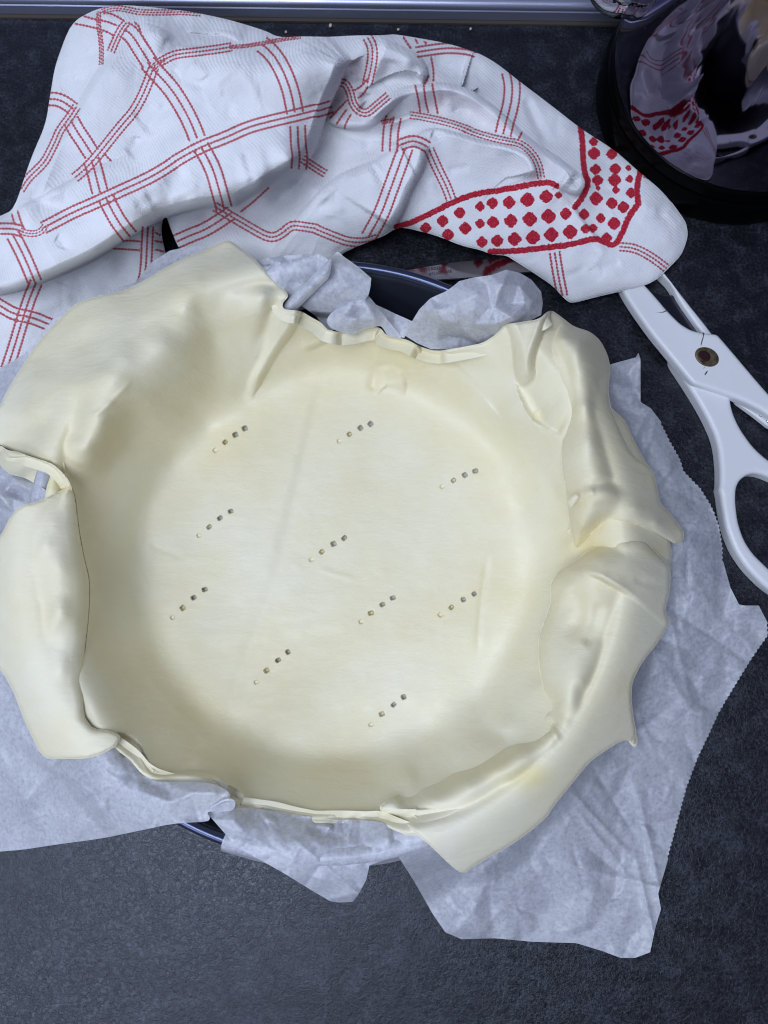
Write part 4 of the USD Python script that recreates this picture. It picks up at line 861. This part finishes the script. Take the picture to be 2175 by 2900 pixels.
STRIPES = [  # (points, spacing between the three threads)
    (A4((-120, 830), (0, 820), (130, 822), (215, 850)), 15), (A4((195, 845), (260, 868), (340, 868), (395, 840), (425, 795)), 8), (A4((405, 815), (500, 765), (700, 660), (870, 590), (1080, 490), (1350, 370), (1500, 290), (1659, 185)) + A5((300, 365), (550, 222), (800, 130)) + A2((1000, 1195), (1250, 1130), (1450, 1085), (1659, 1030)) + A3((140, 885), (300, 835)), 16.5),
    (A4((700, 345), (780, 280), (870, 190), (960, 80)) + A1((1140, 1180), (1250, 1060), (1330, 920), (1390, 780), (1425, 680), (1450, 630)), 13), (A1((1440, 640), (1465, 605), (1510, 592), (1560, 570)), 7), (A2((165, 592), (240, 548), (320, 510), (500, 490), (700, 465), (850, 440)), 11), (A2((830, 442), (950, 435), (1100, 415), (1290, 375), (1500, 345)), 4),
    (A4((190, 460), (260, 350), (340, 275), (420, 195), (470, 100), (520, 0)) + A1((560, 1225), (650, 1110), (720, 1000)), 11),
    (A1((950, 610), (955, 480), (945, 350), (925, 240), (930, 110)), 5), (A1((1040, 490), (1090, 370), (1140, 270), (1190, 210)), 10), (A1((960, 110), (1070, 70), (1200, 90), (1330, 120), (1659, 115)) + A2((350, 110), (560, 125)), 7),
    (A1((700, 222), (850, 250), (1000, 295), (1060, 330)), 0), (A1((780, 150), (900, 185), (1000, 200), (1100, 240)), 0), (A1((960, 110), (1080, 140), (1170, 200)), 0),
    (A1((1165, 275), (1240, 325), (1330, 470), (1410, 595)), 23), (A2((60, 590), (140, 680), (280, 830), (400, 1020), (480, 1180), (525, 1300)), 23), (A5((560, 220), (610, 300), (680, 440), (730, 620), (780, 800)), 22),
    (A1((1260, 205), (1310, 250), (1325, 330), (1400, 440)), 0),
    (A2((1130, 415), (1190, 460), (1270, 550), (1350, 700), (1410, 870), (1445, 1060)), 23), (A5((1470, 20), (1475, 200), (1492, 300), (1480, 430)), 21),
    (A1((455, 930), (540, 932), (620, 970), (690, 1025)), 18), (A1((665, 1130), (720, 1230), (790, 1330)) + A4((830, 70), (865, 120)), 22), (A4((855, 180), (880, 240), (915, 380), (940, 480)), 22), (A4((1000, 540), (1030, 610), (1120, 770), (1225, 900)), 22), (A4((975, 110), (1010, 150), (1050, 190)), 0),
    (A4((110, 680), (130, 760), (150, 790)), 0), (A4((165, 650), (190, 740), (230, 835)), 0), (A4((120, 880), (150, 930), (240, 1110), (330, 1330)), 19),
    (A4((1390, 800), (1380, 1000), (1370, 1220), (1340, 1340)), 15), (A4((1060, 1010), (1200, 1015), (1310, 1025)), 0), (A4((1170, 935), (1250, 935), (1320, 942)), 0), (A4((1455, 855), (1510, 885)), 0), (A4((1455, 935), (1530, 952)), 0), (A4((1455, 1018), (1540, 1036)), 0),
    (c3((30, 520), (60, 430), (90, 330), (125, 220), (155, 150)), 17), (c3((-40, 230), (0, 250), (60, 287), (140, 300), (220, 335), (270, 350)), 17),
    (A5((690, 780), (800, 845), (900, 905), (1080, 1010), (1190, 1068), (1270, 1065), (1350, 1010)), 12), (A5((1340, 1020), (1380, 980), (1430, 955), (1540, 970), (1659, 990)) + A6((120, 982), (300, 1055), (450, 1112), (600, 1120), (720, 1085)), 12),
    (A5((330, 1110), (440, 1060), (620, 990), (800, 870), (850, 840)), 19), (A5((930, 830), (1050, 740), (1200, 600)), 0), (A6((20, 330), (70, 365), (200, 450), (240, 470)), 10),
    (A3((380, 610), (430, 620), (470, 700), (490, 800), (540, 870), (590, 895), (640, 892), (700, 840), (830, 730)), 10), (A3((630, 180), (680, 270), (680, 400), (650, 540), (630, 620)), 13), (A3((630, 580), (580, 640), (510, 685)), 0), (A3((635, 640), (605, 710), (545, 755)), 0), (A3((440, 775), (380, 840), (275, 950)), 0), (A3((440, 860), (380, 940), (340, 1005)), 0), (A3((480, 905), (430, 990), (415, 1045)), 0),
    (A3((1090, 325), (1250, 300), (1400, 283), (1590, 300), (1660, 330)), 14), (A3((965, 175), (1000, 230), (1045, 295)), 0), (A3((1080, 195), (1105, 245)), 0), (A3((1160, 220), (1190, 245)), 0), (A3((1230, 370), (1255, 500), (1252, 600)), 0), (A3((1213, 535), (1185, 600), (1160, 640)), 0),
    (A3((1240, 615), (1262, 740), (1295, 910)), 0), (A3((1160, 620), (1180, 800), (1205, 890)), 0), (A3((1080, 630), (1110, 760), (1130, 900)), 0),
    (A3((880, 930), (850, 1060), (842, 1260)), 21),
    (A3((760, 985), (880, 965)), 5), (A3((1030, 915), (1140, 930), (1400, 985), (1640, 1070)) + A7((200, 870), (350, 928), (560, 985), (740, 1012), (850, 1100), (912, 1205), (935, 1320)) + A8((490, 70)), 9),
    (A7((640, 340), (668, 460), (662, 600), (630, 740), (610, 800), (580, 930)), 22), (A7((760, 905), (720, 985)), 0),
    (A6((990, 225), (920, 420), (840, 640), (760, 860), (640, 1070)), 21), (A6((940, 200), (1050, 160), (1130, 180), (1205, 225)), 15), (A6((1210, 240), (1290, 425), (1370, 580), (1420, 715)), 13),
    (A8((590, 625), (618, 800), (650, 960)), 14), (A8((1080, 585), (1200, 595), (1330, 665), (1440, 750)), 11), (A8((1265, 40), (1350, 68)), 6),
]
BANDS = [A6((905, 970), (1000, 945), (1100, 905), (1300, 810), (1450, 730), (1659, 655)) + A8((150, 163), (300, 135), (480, 100), (560, 100), (605, 125)),
         A8((100, 622), (250, 622), (400, 608), (560, 588), (720, 568), (860, 528), (920, 525), (985, 560), (1040, 580), (1090, 510), (1125, 420), (1170, 330), (1228, 258)), A8((1225, 250), (1215, 180), (1220, 100), (1235, 30), (1250, -20)),
         A7((1310, 860), (1325, 1000), (1330, 1150), (1345, 1300)) + A8((840, 70), (845, 120), (810, 200), (745, 285))]
DOTS = A8((25, 280, 38), (120, 255, 44), (245, 250, 50), (385, 230, 55), (527, 205, 52), (620, 195, 28), (25, 410, 38), (125, 400, 47), (258, 390, 52), (402, 375, 56), (545, 355, 56), (675, 335, 46), (40, 550, 44), (155, 540, 48), (288, 528, 53), (428, 515, 56), (565, 495, 56), (708, 473, 56), (825, 450, 38), (880, 445, 36), (985, 520, 42), (915, 82, 44), (1045, 80, 50), (1158, 72, 30), (900, 0, 42), (1050, -5, 44), (1150, -10, 24), (905, 220, 52), (1025, 255, 46), (1112, 285, 46), (1170, 178, 40), (815, 340, 42), (940, 370, 38), (1040, 410, 50), (1055, 155, 30), (920, 140, 20))
DOTS = [(x, y, r * .3737) for x, y, r in DOTS] + [(x, y, r * .3014) for x, y, r in A7((1430, 1000, 44), (1435, 1110, 60), (1600, 1115, 54)) + A6((1500, 840, 55), (1340, 915, 56), (1180, 980, 54), (1550, 985, 60), (1390, 1045, 58))]

def cotton(p):
    """Pressed-in wrinkles of used cotton: short soft creases in two main directions."""
    rs = np.random.default_rng(41)
    z = np.zeros(len(p))
    for _ in range(240):
        c = rs.uniform((-60, 0), (1980, 900))
        a = rs.choice([-.35, 1.1]) + rs.normal(0, .45)
        L, wd, h = rs.uniform(25, 95), rs.uniform(5, 15), rs.uniform(-.75, .75)
        m = np.where((np.abs(p - c) < L * 2 + 40).all(1))[0]
        if len(m) == 0:
            continue
        d = p[m] - c
        s, n = d @ (np.cos(a), np.sin(a)), d @ (-np.sin(a), np.cos(a)) 
        n = n + .0016 * rs.uniform(-1, 1) * s * s
        z[m] += h * np.exp(-(s / L) ** 2) * np.exp(-np.abs(n / wd) ** 1.4)
    return z


tw = sheet(TW_out, TW_ctrl, TW_folds, crisp=.75, extra=cotton, step=2.6, roll=3.5 * MM, smooth=2, rbf_smooth=2e-5, noise=2.2, under=20)
tp = tw[2]
thread = np.full(len(tp), 30.0)
bead = np.zeros(len(tp))
for pts, w in STRIPES:
    lo, hi_ = np.min([q[:2] for q in pts], 0) - 60, np.max([q[:2] for q in pts], 0) + 60
    m = np.where(((tp > lo) & (tp < hi_)).all(1))[0]
    if len(m) == 0:
        continue
    s, u, l = line_field(tp[m], pts)
    q = densify(pts, 2.0, 2, closed=False)
    # no threads beyond the ends of the traced line
    t0, t1 = q[1] - q[0], q[-1] - q[-2]
    beyond = ((tp[m] - q[0]) @ t0 < -2) & (u < .02) | ((tp[m] - q[-1]) @ t1 > 2) & (u > .98)
    k = np.clip(np.round(s / w), -1, 1) if w > 0 else 0
    dd = np.abs(s - k * w) - (3.0 if w > 13 or w == 0 else 2.5 if w > 9 else 2.0)
    dd = np.where(beyond, 30, dd)
    better = dd < thread[m]
    thread[m] = np.where(better, dd, thread[m])
    bead[m] = np.where(better, 1.1 * np.sin(l * 2 * np.pi / 9.5 + k * 2), bead[m])
red = np.full(len(tp), 40.0)
for pts in BANDS:
    s, u, l = line_field(tp, pts)
    red = np.minimum(red, np.abs(s) - 8.5)
for x, y, r in DOTS:
    d = tp - (x, y)
    m = (np.abs(d) < 40).all(1)
    a = np.arctan2(d[m, 1], d[m, 0])
    red[m] = np.minimum(red[m], np.hypot(d[m, 0], d[m, 1]) - 1.0 * r * (.93 + .07 * np.cos(4 * a)))
tag(obj('tea_towel', tw[:2], towel_mat, smooth=True, attrs={'thread': thread, 'bead': bead, 'dotted': red}), 'crumpled white cotton tea towel with red check lines and a red dotted band', 'tea towel')

# ---------------------------------------------------------------- poultry shears
sc = world(np.array([2003.0, 1010.0]), 0)
shears = thing('kitchen_shears', 'white plastic kitchen shears with stained pivot, tips under the tea towel', 'shears')
up = b5((-160, -330), (60, -330), (230, -180), (390, 0), (480, 110), (640, 270), (760, 340), (870, 370), (1000, 385), (1060, 390), (1100, 420), (1659, 1080), (1900, 1330), (2000, 1500), (1900, 1560), (1659, 1330), (1400, 1190), (1180, 1105), (860, 1005), (800, 985), (760, 955), (500, 640), (300, 400), (30, 20))
obj('upper_handle', slab(up, 6.5, 13, bevel=2.2), white_plastic, shears, smooth=50)
lowh = b5((500, 660), (700, 960), (850, 1200), (960, 1400), (1050, 1600)) + b6((470, 220), (545, 450), (570, 700), (570, 880), (556, 940), (575, 1010), (590, 1150), (630, 1380), (730, 1640), (870, 1850), (1106, 2090), (1500, 2330), (1850, 2300), (2050, 1900), (1950, 1300), (1600, 850), (1300, 720), (1106, 600), (950, 460), (800, 250), (730, 100), (700, 0)) + b5((1225, 1140), (1150, 900), (900, 560), (700, 500))
ring = b6((1350, 2080), (1106, 1830), (950, 1680), (850, 1530), (780, 1330), (750, 1100), (755, 930), (800, 840), (880, 780), (960, 762), (1060, 780), (1250, 860), (1550, 1050), (1780, 1400), (1820, 1850), (1650, 2100))
obj('lower_handle', slab(lowh, .6, 9, bevel=2.6, holes=[ring]), white_plastic, shears, smooth=50)
armp = A8((1310, 700), (1400, 790), (1480, 870)) + b5((620, 0), (870, 355), (960, 470), (1050, 470), (1000, 375), (700, 0)) + A8((1420, 770), (1350, 690))
obj('blade_arm', slab(armp, .6, 8, bevel=1.5, smooth=1), white_plastic, shears, smooth=50)
bl = b5((100, -250), (380, -60), (640, -60), (880, 370), (840, 420), (600, 300), (420, 120), (250, -60))
obj('steel_blade', slab(bl, 1.0, 4, bevel=.5, smooth=1), dark_steel, shears, smooth=50)
obj('serrated_ledge', slab(b5((1255, 1150), (1290, 1130), (1659, 1290), (1800, 1400), (1800, 1560), (1659, 1480), (1480, 1340), (1300, 1210)), 3.0, 6.2, bevel=.6, smooth=0), white_plastic, shears, smooth=50)
teeth = b5((1385, 1195), (1372, 1235), (1440, 1258), (1475, 1300), (1540, 1312), (1565, 1362), (1630, 1382), (1655, 1440), (1720, 1460), (1745, 1510), (1800, 1530), (1800, 1420), (1659, 1325), (1500, 1240))
obj('serrated_teeth', slab(teeth, 6.0, 7.2, bevel=.25, smooth=0), steel_mat, shears, smooth=50)


def disc(cx, cy, rx, ry, rot, z0, z1, mat_, name, bev=.5):
    a = np.linspace(0, 2 * np.pi, 26, endpoint=False)
    x, y = rx * np.cos(a), ry * np.sin(a)
    pts = [(cx + u * math.cos(rot) - v * math.sin(rot), cy + u * math.sin(rot) + v * math.cos(rot)) for u, v in zip(x, y)]
    obj(name, slab(pts, z0, z1, bevel=bev, smooth=0), mat_, shears, smooth=50)


disc(2003, 1010, 36, 26, .45, 12, 13.5, rust_mat, 'screw', .5)
disc(1995, 1008, 19, 15, .45, 13.0, 13.75, rust_dark, 'screw_slot', .3)
for pts in (b5((893, 378), (915, 380), (905, 430), (888, 490), (872, 545), (866, 540), (880, 470), (898, 420)), b5((945, 825), (955, 835), (930, 875), (908, 888), (915, 865)), b5((340, 150), (420, 138), (480, 112), (485, 122), (430, 146)), b5((898, 805), (915, 778), (918, 785), (903, 808))):
    obj('crack', slab(pts, 12.5, 13.07, bevel=.02, smooth=0), grime_mat, shears, smooth=50)

# ---------------------------------------------------------------- knife, half under the towel
knife = thing('knife', 'polished steel knife blade mirroring the towel, between towel and tin', 'knife')
kb = cr(1150, 715, .1808)((-250, 330), (0, 250), (400, 170), (800, 100), (1200, 50), (1700, 10), (2300, -40), (2300, 230), (1700, 290), (1300, 345), (800, 385), (500, 405), (100, 450), (-250, 440))
kz0, kz1 = world(np.array([1150.0, 770.0]), .014), world(np.array([1460.0, 740.0]), .014)
kp = np.array([q[:2] for q in kb])
tri = trimesh.creation.extrude_polygon(Polygon(world(densify(kb, 6, 1), .012)[:, :2]), .0016, engine='earcut')
kmid = tri.vertices[:, 1].mean()
tri.apply_translation((0, 0, .0075))
tri.vertices[:, 2] -= (tri.vertices[:, 1] - kmid) * .22
obj('blade', tri, steel_mat, knife, smooth=False)
for k, (txt, px, py) in enumerate((('ESTI ROZN', 1191, 771), ('STLMFMME', 1215, 783))):
    t = meshkit.text_mesh(txt, .0017, .00012)
    o = world(np.array([float(px), float(py)]), .0092)
    o2 = world(np.array([px + 60.0, py - 10.5]), .0092)
    a = math.atan2(*(o2 - o)[1::-1])
    t.apply_transform(trimesh.transformations.rotation_matrix(a, (0, 0, 1)))
    t.apply_translation((o[0], o[1], 0))
    t.vertices[:, 2] += .0075 + .0016 + .00005 - (t.vertices[:, 1] - kmid) * .22
    obj('stamped_lettering', t, etch_mat, knife, smooth=False)

# ---------------------------------------------------------------- kettle
kc = world(np.array([2078.0, 262.0]), .010)
kettle = thing('kettle', 'dark mirror-finish electric kettle on black base, reflecting the towel', 'kettle', (kc[0], kc[1], 0))
obj('base', lathe([(.0, .0005), (.0765, .0005), (.0785, .002), (.0790, .008), (.0785, .016), (.0768, .0195), (.072, .0205), (0, .0205)], 160), black_plastic, kettle, smooth=35)
obj('lower_band', lathe([(.070, .0208), (.0762, .0210), (.0772, .0225), (.0768, .028), (.0760, .0295), (.0752, .030)], 160), black_plastic, kettle, smooth=35)
body = [(.0752, .0302), (.0760, .0316), (.0766, .040), (.0760, .052), (.0745, .066), (.0722, .080), (.0690, .096), (.0650, .112), (.0603, .128), (.0555, .143), (.0500, .158), (.044, .170), (.030, .180), (0, .184)]
from scipy.interpolate import PchipInterpolator
bz = np.array(body)
tt = np.linspace(0, len(bz) - 1, 90)
bz = np.stack([PchipInterpolator(np.arange(len(bz)), bz[:, k])(tt) for k in (0, 1)], 1)
obj('body', lathe(bz, 200), kettle_mat, kettle, smooth=True)
sp = trimesh.creation.icosphere(4, 1.0)
sp.vertices *= (.020, .017, .015)
w = world(np.array([1772.0, -48.0]), .062) - np.array([kc[0], kc[1], 0])
sp.apply_translation(w)
obj('spout_collar', sp, chrome_mat, kettle, smooth=True)

# crumbs by the back strip
for k, (x, y) in enumerate(A3((287, 75), (922, 112), (1602, 105)) + A2((1360, 300))):
    m = trimesh.creation.icosphere(1, .0008 + .0003 * (k == 0))
    m.vertices *= 1 + .3 * (RNG.random((len(m.vertices), 1)) - .5)
    w = world(np.array([x, y]), .0008)
    m.apply_translation((w[0], w[1], .0008))
    tag(obj('crumb', m, crumb_mat), ('pale crumb on the worktop, left of two between towel and strip', 'tiny crumb behind the towel, between the other crumbs', 'tiny crumb nearest the kettle by the strip', 'lone crumb close behind the towel fold')[k], 'crumb')
